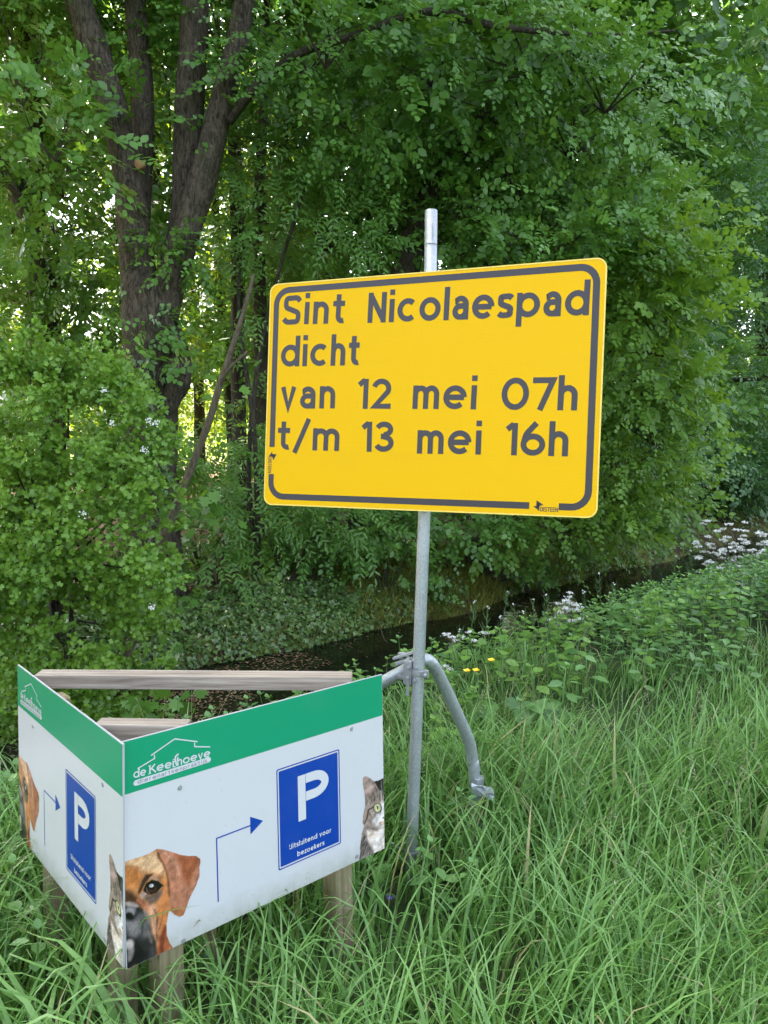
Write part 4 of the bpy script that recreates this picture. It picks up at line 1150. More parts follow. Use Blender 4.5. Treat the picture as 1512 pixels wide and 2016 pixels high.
# healed wound on the left stem
wc = at_y(273, 322, T1Y - 0.155)
mb = MB(); mb.tube([wc + np.array([0, 0.05, 0]), wc + np.array([0, 0.01, 0]), wc], [0.055, 0.05, 0.03], 10, True, 0.2, 3)
o = mb.build('wound', 'wound', big_tree, o1, True); o['label'] = 'orange-brown healed wound on the stem'
TWIGS = MB()
lv = Leaves(OV)
def pb(lv, px, py, Y, rx, ry, rz, n, leafL=0.072, **kw):
    blob(lv, at_y(px, py, Y), (rx, ry, rz), n, leafL, **kw)
pb(lv, 30, 120, 8.3, .6, .5, .9, 190)
pb(lv, 20, 20, 9.4, 1.0, .6, .8, 150)
pb(lv, 180, 30, 9.3, .7, .3, .6, 130)
pb(lv, 330, 60, 9.3, .6, .5, .8, 110)
pb(lv, 100, 420, 9.2, .7, .5, .4, 110)
pb(lv, 640, 90, 7.4, .6, .3, .35, 110)
pb(lv, 520, 120, 8.6, .3, .3, .3, 60)
pb(lv, 330, 330, 9.4, .5, .4, .6, 80)
pb(lv, 225, 420, 9.6, .5, .4, .6, 60)
pb(lv, 300, 740, 7.8, .25, .15, .25, 24, nc=5, sig=.10)
pb(lv, 100, 265, 7.4, .38, .4, .40, 110, 0.085)
pb(lv, 30, 330, 8.6, .6, .5, .5, 70)
pb(lv, 250, 60, 9.2, .7, .5, .7, 60)
pb(lv, 330, 200, 9.2, .5, .4, .9, 45)
pb(lv, 430, 20, 9.0, .7, .5, .6, 80)
pb(lv, 372, 500, 7.9, .26, .2, .24, 46, nc=6, sig=.11)
pb(lv, 300, 470, 7.8, .16, .15, .20, 20, nc=3, sig=.10)
pb(lv, 310, 620, 7.85, .20, .15, .32, 26, nc=5, sig=.10)
pb(lv, 270, 860, 7.85, .22, .15, .30, 26, nc=5, sig=.10)
pb(lv, 230, 140, 8.9, .25, .2, .35, 40, nc=5, sig=.12)
pb(lv, 265, 215, 7.9, .12, .10, .16, 12, nc=3, sig=.08)
pb(lv, 600, 60, 8.4, 1.0, .7, .8, 260)
pb(lv, 560, 220, 8.8, .7, .6, .7, 170)
pb(lv, 700, 180, 8.3, .9, .7, .8, 260)
pb(lv, 860, 90, 8.0, 1.0, .7, .7, 300)
pb(lv, 1050, 60, 8.0, 1.0, .7, .7, 300)
pb(lv, 1200, 140, 8.2, .8, .7, .7, 200)
lv.build('crown', 'hornbeam', big_tree, o1)
tag(TWIGS.build('twigs', 'bark_dark', big_tree, o1), kind='stuff'); TWIGS = None
# the crown high above: larger leaf masses that shade the verge
lv = Leaves(KITE)
for k in range(34):
    c = upper_pos(o1[0], o1[1], 3.2, 7.2, 15.5)
    blob(lv, c, (1.3, 1.3, 0.9), 80, 0.27, K=7, Ls=0.8, sig=.40)
lv.build('crown', 'hornbeam', big_tree, o1)
tag(big_tree, 'big old tree with forked ridged trunk and a healed wound, rising behind the hawthorn', 'tree')

# ------------------------------------------------------------------ the other trees of the far bank
def tree(name, label, trunk_pts, limbs, crown, mat='hornbeam', bark='bark_dark', upper=None, upper_n=18, group=None, shape=OV, leafL=0.072, seed=0, K=9):
    P, R = px_tube(trunk_pts)
    root = grounded(P[0])
    e = empty(name, root); eo = np.array(e.location)
    P[0] = [P[0][0], P[0][1], min(P[0][2], root[2] - 0.1)]
    mb = MB(); mb.tube(P, R, 16, True, 0.11, seed); mb.build('trunk', bark, e, eo, True)
    for i, pts in enumerate(limbs):
        mb = MB(); limb_tube(mb, pts, 9, 0.10, seed + 50 + i); mb.build('limb', bark, e, eo, True)
    global TWIGS
    if crown:
        TWIGS = MB()
        lv = Leaves(shape)
        for c in crown:
            px, py, Y, rx, ry, rz, n = c[:7]
            kw = c[7] if len(c) > 7 else {}
            kw = dict(kw); L_ = kw.pop('leafL', leafL)
            blob(lv, at_y(px, py, Y), (rx, ry, rz), n, L_, K=kw.pop('K', K), **kw)
        lv.build('crown', mat, e, eo)
        tag(TWIGS.build('twigs', bark, e, eo), kind='stuff'); TWIGS = None
    if upper is not None:
        lv = Leaves(KITE)
        x0, y0, rad, z0, z1 = upper
        for k in range(upper_n + 6):
            c = upper_pos(x0, y0, rad, z0, z1)
            blob(lv, c, (1.4, 1.4, 1.0), 80, 0.28, K=7, Ls=0.85, sig=.42)
        lv.build('crown', mat, e, eo)
    return tag(e, label, 'tree', group)
tree('forked_tree', 'dark forked tree trunk behind the hawthorn, bending away from the big tree',
     [(105, 1140, 11, 34), (100, 900, 11, 28), (97, 700, 11, 26), (85, 570, 11, 25), (66, 450, 11, 22), (22, 350, 11, 19), (-40, 250, 11, 16), (-120, 60, 11, 12), (-160, -200, 11, 6)],
     [[(82, 560, 11, 17), (74, 420, 11.1, 15), (70, 280, 11.1, 14), (64, 120, 11.1, 12), (55, -100, 11.2, 9), (50, -400, 11.2, 5)], [(100, 800, 11.1, 9), (110, 640, 11.1, 8), (118, 500, 11.1, 6)]],
     [(40, 560, 10.6, .8, .6, .5, 170), (160, 470, 11.4, .8, .5, .5, 130), (60, 640, 10.2, .9, .6, .4, 170), (190, 620, 10.8, .6, .5, .4, 110), (20, 420, 11.2, .7, .5, .5, 120), (120, 350, 11.6, 1.0, .6, .5, 120), (170, 730, 11, .8, .6, .4, 130), (60, 760, 10.6, .9, .6, .4, 130), (200, 540, 11.8, .6, .5, .4, 60), (60, 280, 12, 1.2, .6, .6, 120), (200, 380, 12.2, .7, .5, .6, 70)],
     upper=(-5.0, 11.5, 2.6, 6.0, 13.5), seed=3)
tree('slender_tree', 'slender dark tree trunk seen between the big tree and the yellow sign',
     [(478, 1130, 12.5, 18), (472, 900, 12.5, 15), (468, 700, 12.5, 14), (468, 480, 12.5, 13), (461, 260, 12.5, 12), (455, 0, 12.5, 10), (450, -400, 12.5, 5)],
     [[(469, 560, 12.5, 6), (500, 470, 12.4, 5), (560, 400, 12.2, 3)]],
     [(530, 420, 12.0, .8, .6, .7, 150), (420, 250, 13.0, .8, .6, .8, 90), (560, 250, 12.6, .9, .7, .8, 180), (620, 560, 12.2, .8, .6, .6, 140), (420, 560, 13.2, .5, .4, .5, 40), (340, 380, 13.0, .6, .5, .7, 60), (520, 60, 12.6, 1.2, .7, .8, 140), (640, 120, 12.6, 1.2, .7, .9, 180), (760, 300, 12.6, 1.3, .8, 1.1, 220), (940, 330, 12.8, 1.3, .8, 1.2, 220), (430, 950, 11.6, .6, .5, .5, 50)],
     upper=(-1.8, 13.5, 2.6, 7.5, 13.5), upper_n=12, seed=5)
tree('slender_tree', 'straight dark trunk half hidden behind the left edge of the yellow sign',
     [(540, 1150, 10.6, 24), (524, 1000, 10.6, 19), (518, 850, 10.6, 17), (514, 700, 10.6, 15), (510, 560, 10.6, 13), (512, 380, 10.6, 11), (520, 150, 10.6, 8), (530, -150, 10.6, 5)],
     [], [(440, 940, 9.6, .5, .4, .4, 60), (470, 830, 10.2, .4, .4, .5, 40), (560, 1020, 9.3, .6, .4, .3, 110), (660, 1040, 9.2, .7, .4, .3, 130), (480, 1010, 9.0, .5, .35, .3, 80)], seed=6)
tree('leaning_tree', 'leaning tree with a bare scar, rising to the right behind the yellow sign',
     [(700, 1150, 9.9, 46), (715, 1050, 9.8, 38), (740, 850, 9.7, 33), (778, 620, 9.5, 29), (812, 480, 9.4, 26), (852, 380, 9.3, 24), (910, 295, 9.2, 22), (965, 225, 9.1, 20), (1015, 150, 9.0, 18), (1060, 80, 9.0, 15), (1110, -30, 9.0, 12), (1190, -260, 9.1, 7)],
     [[(842, 400, 9.4, 9), (850, 300, 9.5, 8), (846, 200, 9.6, 6), (830, 60, 9.7, 4)], [(760, 720, 9.6, 8), (700, 600, 9.6, 6), (640, 540, 9.5, 4)], [(990, 190, 9.1, 6), (1090, 230, 8.9, 5), (1180, 330, 8.7, 3)]],
     [(700, 330, 9.8, .9, .7, .8, 230), (640, 440, 9.6, .7, .5, .6, 150), (760, 480, 9.8, .8, .5, .6, 180), (830, 330, 9.9, .9, .6, .9, 240), (900, 450, 9.0, .7, .5, .6, 190), (960, 130, 9.5, 1.0, .7, .8, 240),
      (1020, 330, 8.9, .8, .6, .6, 230), (1080, 450, 8.6, .8, .6, .5, 240), (1180, 420, 8.7, .7, .6, .5, 200), (1130, 250, 9.0, .8, .6, .6, 200), (1250, 330, 9.0, .6, .5, .5, 140), (760, 1010, 9.2, .8, .45, .35, 150), (880, 1020, 9.4, .7, .45, .3, 120)],
     upper=(1.2, 9.6, 2.8, 6.8, 14.5), upper_n=22, seed=7)
tree('hornbeam_tree', 'leafy tree with flared root foot above the mossy bank, boughs hanging right of the sign',
     [(945, 1130, 10.6, 62), (948, 1085, 10.6, 40), (952, 1000, 10.7, 34), (962, 800, 10.8, 31), (985, 560, 10.9, 27), (1010, 300, 11, 22), (1030, 0, 11.2, 16), (1040, -350, 11.4, 8)],
     [[(965, 800, 10.7, 10), (1080, 720, 10.2, 8), (1200, 690, 9.6, 6), (1320, 700, 9.2, 3)], [(985, 620, 10.8, 10), (1100, 520, 10.2, 8), (1250, 460, 9.6, 4)], [(950, 1040, 10.5, 8), (1050, 1000, 9.9, 6), (1180, 1010, 9.6, 4)]],
     [(1200, 560, 9.2, .7, .6, .45, 230), (1310, 490, 9.0, .5, .5, .35, 150), (1290, 620, 9.1, .7, .5, .4, 220), (1340, 740, 9.3, .45, .5, .25, 110), (1240, 730, 9.2, .6, .5, .4, 190), (1290, 850, 9.6, .55, .5, .3, 160), (1220, 900, 9.6, .6, .5, .4, 190),
      (1250, 790, 9.5, .5, .4, .3, 140), (1100, 1030, 9.5, .7, .45, .28, 150), (1210, 1000, 9.9, .6, .5, .3, 150), (1000, 1020, 9.8, .6, .4, .28, 110), (1100, 800, 10.4, 1.0, .7, 1.0, 200), (1010, 700, 10.9, 1.0, .7, 1.2, 160), (1280, 960, 10.2, .6, .5, .35, 140), (1230, 420, 9.6, .8, .6, .6, 200)],
     mat='fresh', upper=(2.6, 11.4, 2.6, 7.0, 14.5), upper_n=20, seed=8)
ROW = [  # the line of trees that recedes along the ditch
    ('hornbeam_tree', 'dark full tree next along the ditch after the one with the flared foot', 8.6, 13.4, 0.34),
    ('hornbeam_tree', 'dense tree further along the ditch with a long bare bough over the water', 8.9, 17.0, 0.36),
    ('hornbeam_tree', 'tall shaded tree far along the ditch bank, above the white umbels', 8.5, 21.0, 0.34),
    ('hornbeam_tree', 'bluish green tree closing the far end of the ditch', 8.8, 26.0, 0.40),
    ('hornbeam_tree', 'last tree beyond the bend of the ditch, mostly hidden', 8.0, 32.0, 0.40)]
for i, (nm, lab, s_, t_, r_) in enumerate(ROW):
    p = st(s_, t_); g = np.array([p[0], p[1], ground_z(p[0], p[1])])
    e = empty(nm, g)
    mb = MB()
    hgt = 14
    P = np.array([g + np.array([0.3 * math.sin(z * 0.35 + i), 0.2 * math.cos(z * 0.4 + i), z]) for z in np.linspace(-0.1, hgt, 16)])
    mb.tube(P, np.interp(np.linspace(0, 1, 16), [0, .06, .5, 1], [r_ * 1.5, r_, r_ * .7, .05]), 14, True, 0.1, 70 + i)
    mb.build('trunk', 'bark_dark', e, g, True)
    for k in range(4):
        a0 = g + np.array([0, 0, 2.2 + k * 1.3]); dr = unit(np.array([rng.uniform(-1, 1), -1.0 + rng.uniform(-.4, .4), 0.25]))
        mb = MB(); mb.tube(catmull([a0, a0 + dr * 1.2 + np.array([0, 0, .1]), a0 + dr * 2.6 - np.array([0, 0, .1])], 5), np.linspace(.10, .02, 11), 8, True, .1, i * 7 + k); mb.build('limb', 'bark_dark', e, g, True)
    lv = Leaves(OV if i < 1 else KITE)
    far = 1 + 0.28 * i
    nb = 60
    for k in range(nb):
        q = rng.uniform(-1, 1)
        ds = rng.uniform(-2.6, 1.2); dt = rng.uniform(-2.6, 2.6)
        z = rng.uniform(0.7, 8.5 if i < 3 else 10)
        if k < 16: z = rng.uniform(.15, 1.5); ds = rng.uniform(-2.1, -0.9); dt = rng.uniform(-3, 3)
        elif z < 1.6: ds = rng.uniform(-2.2, -0.4)
        c2 = st(s_ + ds, t_ + dt)
        blob(lv, (c2[0], c2[1], z + g[2]), (.75, .75, .45), int(100 / far), 0.080 * far, K=8, Ls=0.36 * far, sig=.24)
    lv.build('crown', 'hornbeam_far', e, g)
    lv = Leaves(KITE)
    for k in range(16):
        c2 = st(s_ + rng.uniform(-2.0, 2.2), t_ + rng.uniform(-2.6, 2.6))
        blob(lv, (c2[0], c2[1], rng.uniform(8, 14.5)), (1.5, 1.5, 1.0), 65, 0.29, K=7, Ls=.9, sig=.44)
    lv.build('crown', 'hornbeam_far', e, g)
    tag(e, lab, 'tree')
# trees out of the frame to the left that shade the verge
for i, (s_, t_) in enumerate(((8.6, -3.2), (9.4, -7.0))):
    p = st(s_, t_); g = np.array([p[0], p[1], ground_z(p[0], p[1])])
    e = empty('hornbeam_tree', g)
    mb = MB(); P = np.array([g + np.array([0.2 * math.sin(z * 0.4 + i), 0.1 * z * .2, z]) for z in np.linspace(-0.1, 13, 12)])
    mb.tube(P, np.linspace(.3, .06, 12), 12, True, .1, 90 + i); mb.build('trunk', 'bark_dark', e, g, True)
    lv = Leaves(KITE)
    for k in range(30):
        c2 = st(s_ + rng.uniform(-2.8, 2.4), t_ + rng.uniform(-2.6, 2.6))
        blob(lv, (c2[0], c2[1], rng.uniform(3.0, 14.5)), (1.3, 1.3, .9), 75, 0.24, K=7, Ls=.7, sig=.38)
    lv.build('crown', 'hornbeam', e, g)
    tag(e, ['tree left of the hawthorn, only its outer boughs in sight', 'tree standing further along the wood edge beyond the hawthorn'][i], 'tree')

# ------------------------------------------------------------------ wood behind: sunlit shrubs and trees
BACK = [(-9.5, 24), (-6.5, 20), (-3.8, 23), (-1.6, 19.5), (0.8, 24), (3.2, 21), (6.4, 25), (-12.5, 20), (10, 29), (-5.2, 29), (-0.6, 31), (4.5, 32)]
LB = ['sunlit shrub seen left of the forked trunk', 'sunlit shrub between the forked trunk and the big tree', 'bright yellow-green shrub behind the big tree', 'sunlit shrub behind the slender trunks', 'sunlit shrub behind the leaning tree', 'shrub in the wood behind the flared-foot tree', 'shrub deep in the wood on the sign side', 'shrub in the wood beyond the hawthorn', 'shrub in the wood behind the ditch row', 'pale far shrub glimpsed past the big tree', 'pale far shrub glimpsed behind the slender trunks', 'pale far shrub behind the leaning tree']
for i, (x, y) in enumerate(BACK):
    g = np.array([x, y, float(ground_z(x, y))])
    e = empty('woodland_shrub', g)
    mb = MB()
    for k in range(5):
        d = np.array([rng.uniform(-.5, .5), rng.uniform(-.5, .5), 1.0])
        mb.tube(catmull([g - np.array([0, 0, .05]), g + d * 0.9, g + d * 1.9 + rng.normal(size=3) * .2], 4), np.linspace(.05, .015, 9), 6, False)
    mb.build('stems', 'bark_dark', e, g, True)
    lv = Leaves(KITE)
    hgt = rng.uniform(2.6, 4.6) if y < 26 else rng.uniform(3.5, 6)
    for k in range(26):
        c = g + np.array([rng.uniform(-2.1, 2.1), rng.uniform(-1.3, 1.3), rng.uniform(0.35, hgt)])
        blob(lv, c, (.7, .7, .45), 34, 0.13, K=7, Ls=.45, sig=.28)
    lv.build('foliage', 'background', e, g)
    tag(e, LB[i], 'shrub', 'sunlit shrubs in the wood')
WOOD = [(-4.3, 15.5, .17, 'thin trunk standing behind the big forked tree', 'hornbeam', 22), (-7.2, 16.5, .2, 'trunk in the wood behind the forked dark tree', 'hornbeam', 26), (0.5, 14.5, .16, 'trunk in the wood below the yellow sign plate', 'hornbeam', 26),
        (-0.9, 16.0, .14, 'thin trunk in the wood left of the sign pole', 'hornbeam', 22), (3.4, 16.5, .2, 'trunk in the wood behind the flared-foot tree', 'hornbeam', 28), (-2.4, 18.5, .16, 'thin far trunk behind the slender tree', 'background', 18), (1.8, 18.5, .18, 'far trunk behind the leaning tree', 'hornbeam', 26),
        (-9.5, 18.0, .2, 'trunk deep in the wood beyond the hawthorn', 'background', 26), (5.6, 18.5, .2, 'trunk deep in the wood behind the ditch row', 'hornbeam', 28), (-6.0, 21.5, .18, 'far pale trunk glimpsed between forked tree and big tree', 'background', 20), (7.6, 22.0, .2, 'far trunk hidden behind the dense ditch row', 'hornbeam', 30), (1.6, 13.6, .15, 'thin trunk close behind the leaning tree', 'hornbeam', 30), (4.6, 14.6, .16, 'thin trunk close behind the flared-foot tree', 'hornbeam', 30), (-4.7, 19.6, .15, 'thin pale trunk in the bright gap beside the big tree', 'background', 30), (-3.3, 16.6, .12, 'thinnest trunk beside the sapling in the bright gap', 'background', 22), (10.5, 24.0, .2, 'far trunk behind the end of the ditch row', 'hornbeam', 30)]
for i, (x, y, r_, lab, mt, nbl) in enumerate(WOOD):
    g = np.array([x, y, float(ground_z(x, y))])
    e = empty('woodland_tree', g)
    P = np.array([g + np.array([0.15 * math.sin(z * .5 + i), .1 * math.cos(z * .4 + i * 2), z]) for z in np.linspace(-.1, 12, 14)])
    mb = MB(); mb.tube(P, np.interp(np.linspace(0, 1, 14), [0, .05, 1], [r_ * 1.5, r_, .04]), 12, True, .1, 120 + i); mb.build('trunk', 'bark_dark', e, g, True)
    lv = Leaves(KITE)
    for k in range(nbl):
        c = g + np.array([rng.uniform(-2.0, 2.0), rng.uniform(-1.6, 1.6), rng.uniform(2.4 if mt == 'background' else 1.6, 10.5)])
        blob(lv, c, (1.0, 1.0, .5), 48, 0.155 if mt == 'background' else 0.19, K=7, Ls=.5 if mt == 'background' else .62, sig=.32)
    lv.build('crown', mt, e, g)
    tag(e, lab, 'tree', 'trees inside the wood')

# ------------------------------------------------------------------ hawthorn overhanging the ditch
hb = grounded(np.array([-2.95, 6.75, 0]))
hw = empty('hawthorn_bush', hb)
mb = MB()
HAWB = []
for k in range(46):
    px = rng.uniform(-120, 300); py = rng.uniform(700, 1430)
    lim = 330 - 0.30 * max(0, 800 - py) - 0.16 * max(0, py - 1180)
    if px > lim - 40: px = lim - 40 - rng.uniform(0, 60)
    if py < 760: px = min(px, 130)
    HAWB.append(at_y(px, py, rng.uniform(5.3, 6.4)))
HAWB += [at_y(-40, 1080, 5.9), at_y(20, 1030, 5.8), at_y(60, 1090, 5.9), at_y(-20, 1150, 5.8), at_y(100, 1000, 6.0), at_y(30, 1110, 6.2), at_y(90, 1150, 6.2), at_y(-10, 980, 6.1), at_y(255, 800, 5.7), at_y(290, 900, 5.7), at_y(285, 1000, 5.7), at_y(295, 1110, 5.7), at_y(270, 1200, 5.7), at_y(230, 1290, 5.6), at_y(190, 1370, 5.5), at_y(60, 720, 5.7), at_y(110, 800, 5.6), at_y(40, 1380, 5.4), at_y(110, 1330, 5.4), at_y(20, 900, 5.5), at_y(150, 1050, 5.4), at_y(60, 1180, 5.4), at_y(180, 930, 5.6), at_y(210, 1150, 5.5)]
for k in range(7):
    tgt = HAWB[rng.integers(0, len(HAWB))]
    m1 = hb + (tgt - hb) * 0.45 + np.array([0, 0.1, 0.35]) + rng.normal(size=3) * .12
    mb.tube(catmull([hb + rng.normal(size=3) * .05 - np.array([0, 0, .1]), m1, tgt], 6), np.linspace(.035, .008, 13), 7, False)
for tgt in HAWB:
    s0 = hb + (tgt - hb) * rng.uniform(.35, .6) + np.array([0, 0, .25])
    mb.tube(catmull([s0, (s0 + tgt) / 2 + rng.normal(size=3) * .08, tgt], 4), np.linspace(.012, .004, 9), 5, False)
mb.build('branches', 'bark_dark', hw, hb, True)
lv = Leaves(HAW)
for c in HAWB:
    n = 92
    nc = 8
    cc = c + rdir(nc) * rng.uniform(.05, .36, (nc, 1)) * np.array([1, 1, .8])
    idx = rng.integers(0, nc, n)
    p = cc[idx] + rng.normal(size=(n, 3)) * .060
    out = unit((p - np.array([-2.7, 6.4, .7])) * np.array([1, 1, .5]) + rng.normal(size=(n, 3)) * .8)
    tc = np.clip(rng.uniform(0, 1, nc)[idx] * .6 + rng.uniform(0, .4, n), 0, 1)
    for j in range(6):     # rosettes of lobed leaves on short shoots
        d = unit(out + rng.normal(size=(n, 3)) * .75 + np.array([0, 0, -.05]))
        nn = unit(np.array([.2, -.5, .65]) + out * .3 + rng.normal(size=(n, 3)) * .38)
        lv.add(p + rng.normal(size=(n, 3)) * .014, d, nn, rng.uniform(.036, .062, n), None, np.clip(tc * .7 + rng.uniform(0, .3, n), 0, 1))
lv.build('foliage', 'hawthorn', hw, hb)
fl_ = Leaves(UMBEL)
for px, py in ((205, 770), (218, 832), (292, 828), (306, 832), (165, 1012), (283, 887), (298, 1195)):
    c = at_y(px, py, 5.15)
    for j in range(5):
        p = c + rng.normal(size=(5, 3)) * .012
        fl_.add(p, rdir(5), np.array([0, -.6, .7]) + rng.normal(size=(5, 3)) * .3, .008)
fl_.build('blossom', 'white_flower', hw, hb)
tag(hw, 'bright green hawthorn bush with lobed leaves and few white blossoms overhanging the ditch', 'bush')

# ------------------------------------------------------------------ slanting sapling with maple leaves
sy = 7.0
sb = grounded(at_y(246, 1315, 6.75))
sp = empty('maple_sapling', sb)
mb = MB()
P, R = px_tube([(246, 1330, 6.75, 9.5), (256, 1270, 6.8, 9), (276, 1190, 6.85, 8.5), (312, 1090, 6.9, 8.5), (338, 1020, 6.95, 8), (365, 950, 7.0, 7.5), (395, 875, 7.05, 7), (418, 810, 7.1, 7), (432, 760, 7.1, 6.5), (455, 690, 7.1, 5.5), (478, 620, 7.1, 4.5), (500, 540, 7.1, 3)])
P[0, 2] = min(P[0, 2], sb[2] - .08)
mb.tube(P, R, 10, True, .06, 4)
limb_tube(mb, [(432, 760, 7.1, 4), (452, 725, 7.0, 3), (490, 690, 7.0, 2)], 6, .05, 5)
mb.build('trunk', 'sapling_bark', sp, sb, True)
lv = Leaves(MAPLE)
for px, py, Y, n, sp_r in ((385, 1005, 6.5, 16, .16), (360, 1180, 6.5, 9, .14), (305, 1285, 6.2, 12, .14), (420, 985, 6.6, 6, .10), (345, 1030, 6.6, 9, .12), (440, 720, 6.9, 10, .2), (330, 1385, 4.9, 8, .10), (270, 1395, 4.9, 10, .10)):
    c = at_y(px, py, Y)
    p = c + rng.normal(size=(n, 3)) * sp_r * np.array([1, .6, .6])
    lv.add(p, unit(rng.normal(size=(n, 3)) * .7 + np.array([.3, -.3, -.55])), unit(np.array([0, -.45, .8]) + rng.normal(size=(n, 3)) * .3), rng.uniform(.075, .125, n))
lv.build('crown', 'maple', sp, sb)
tag(sp, 'thin slanting sapling with pale smooth stem and big maple leaves above the ivy bank', 'sapling')

# ------------------------------------------------------------------ ash and elder growth between the trunks
def pinnate(lv, C, OUT, L=0.26, pairs=4, leaf=0.085, droop=.12):
    n = len(C)
    a = unit(OUT + np.array([0, 0, -droop]))
    upv = unit(np.array([.2, -.5, .7]) + rng.normal(size=(n, 3)) * .28)
    side = unit(np.cross(a, upv)); upv = np.cross(side, a)
    tb = rng.uniform(0, 1, n)
    for k in range(pairs + 1):
        f = (k + .7) / (pairs + .7)
        p = C + a * L * f + np.array([0, 0, -.25 * L * f * f])
        for sg in ((-1, 1) if k < pairs else (0,)):
            d = a * (.55 if sg else 1) + side * sg * .85 + np.array([0, 0, -.22])
            lv.add(p, d, upv + rng.normal(size=(n, 3)) * .15, leaf * rng.uniform(.8, 1.15, n), None, np.clip(tb * .7 + rng.uniform(0, .3, n), 0, 1))
def ash_bush(label, base_px, stems, blobs, nm='ash_bush', mat='ash', leaf=.08, L=.26):
    g = grounded(at_y(*base_px))
    e = empty(nm, g)
    mb = MB()
    for s_ in stems:
        P, R = px_tube(s_); P[0] = g - np.array([0, 0, .08]) + rng.normal(size=3) * .03 * np.array([1, 1, 0])
        mb.tube(P, R, 7, False)
    mb.build('stems', 'bark_dark', e, g, True)
    lv = Leaves(LANCE)
    for px, py, Y, r, n in blobs:
        c = at_y(px, py, Y); nc = max(3, n // 6)
        cc = rdir(nc) * rng.uniform(.4, 1, (nc, 1)) * r * np.array([1, .8, .8])
        p = c + cc[rng.integers(0, nc, n)] + rng.normal(size=(n, 3)) * .10
        pinnate(lv, p, unit((p - c) / r + rng.normal(size=(n, 3)) * .5), L, 4, leaf)
    lv.build('foliage', mat, e, g)
    return tag(e, label, 'bush')
ash_bush('tall feathery ash growth with narrow leaflets left of the yellow sign', (500, 1150, 8.6),
         [[(505, 1150, 8.6, 6), (490, 900, 8.6, 5), (520, 650, 8.6, 4), (590, 400, 8.6, 3), (640, 280, 8.6, 2)], [(510, 1150, 8.6, 6), (500, 850, 8.5, 5), (470, 620, 8.5, 4), (480, 420, 8.5, 2)]],
         [(590, 300, 8.5, .45, 60), (640, 390, 8.3, .45, 70), (560, 430, 8.4, .5, 70), (490, 480, 8.6, .4, 42), (680, 460, 8.3, .4, 60), (460, 600, 8.5, .4, 34), (440, 680, 8.8, .4, 26), (480, 780, 8.8, .35, 26), (520, 340, 8.8, .4, 40), (450, 880, 8.6, .35, 22)])
ash_bush('low leafy elder growth hanging over the bank beneath the yellow sign', (560, 1170, 8.7),
         [[(560, 1170, 8.7, 7), (540, 1080, 8.6, 6), (500, 1010, 8.4, 3)], [(565, 1170, 8.7, 6), (610, 1070, 8.6, 5), (660, 1020, 8.4, 3)]],
         [(470, 1020, 8.2, .38, 60), (560, 1010, 8.2, .40, 70), (640, 1030, 8.3, .38, 60), (420, 1080, 8.1, .30, 36), (710, 1040, 8.5, .38, 50), (390, 960, 8.4, .35, 30), (500, 940, 8.6, .35, 40), (440, 1130, 8.0, .22, 20)], leaf=.085, nm='elder_bush')
def low_shrub(label, px, py, Y, rx, n, leafL=.055, mat='hornbeam'):
    c = at_y(px, py, Y); g = grounded(c); e = empty('low_shrub', g)
    mb = MB()
    for k in range(6):
        d = np.array([rng.uniform(-.8, .8), rng.uniform(-.5, .3), 1.0])
        mb.tube([g - np.array([0, 0, .05]), g + d * .25, g + d * .5], [.012, .008, .004], 5, False)
    mb.build('stems', 'bark_dark', e, g)
    lv = Leaves(OV); blob(lv, (c[0], c[1], max(c[2], g[2] + .2)), (rx, .4, .25), n, leafL, K=8, Ls=.25, sig=.14)
    lv.build('foliage', mat, e, g)
    return tag(e, label, 'shrub', 'low shrubs along the far bank')
low_shrub('low dark shrub at the foot of the trunks below the sign', 610, 1130, 8.9, .55, 90)
low_shrub('low dark shrub left of the mossy bank behind the pole', 760, 1120, 9.2, .55, 90)
low_shrub('low shrub on the bank between hawthorn and elder growth', 430, 1150, 8.4, .35, 40, mat='fresh')
low_shrub('low shrub at the foot of the tree with flared roots', 1060, 1085, 10.4, .5, 80)
low_shrub('low shrub hanging over the water beyond the mossy bank', 1190, 1060, 11.2, .7, 100)
low_shrub('low dark shrub beside the big trunk, behind the hawthorn', 390, 1090, 9.0, .5, 60)
low_shrub('low shrub in the shade behind the leaning tree', 850, 1080, 10.4, .6, 90)

# ------------------------------------------------------------------ ivy, moss, leaf litter, floating leaves
def scatter_st(n, s0, s1, t0, t1):
    s = rng.uniform(s0, s1, n); t = rng.uniform(t0, t1, n)
    x = TV[0] * t + NV[0] * s; y = TV[1] * t + NV[1] * s
    return x, y, s, t
def clumpy(x, y, k, seed):
    lr = np.random.default_rng(seed); v = np.zeros_like(x)
    for i in range(7):
        a = lr.uniform(0, 6.28); f = k * lr.uniform(.6, 1.8)
        v += np.sin((x * math.cos(a) + y * math.sin(a)) * f + lr.uniform(0, 6.28))
    return v / 3.2
def normal_up(n, tilt):
    return unit(np.array([0, 0, 1.0]) + rng.normal(size=(n, 3)) * tilt)
def bank_normal(x, y):
    e = .03
    gx = (ground_z(x + e, y) - ground_z(x - e, y)) / (2 * e); gy = (ground_z(x, y + e) - ground_z(x, y - e)) / (2 * e)
    return unit(np.stack([-gx, -gy, np.ones_like(gx)], -1))
lv = Leaves(IVY)
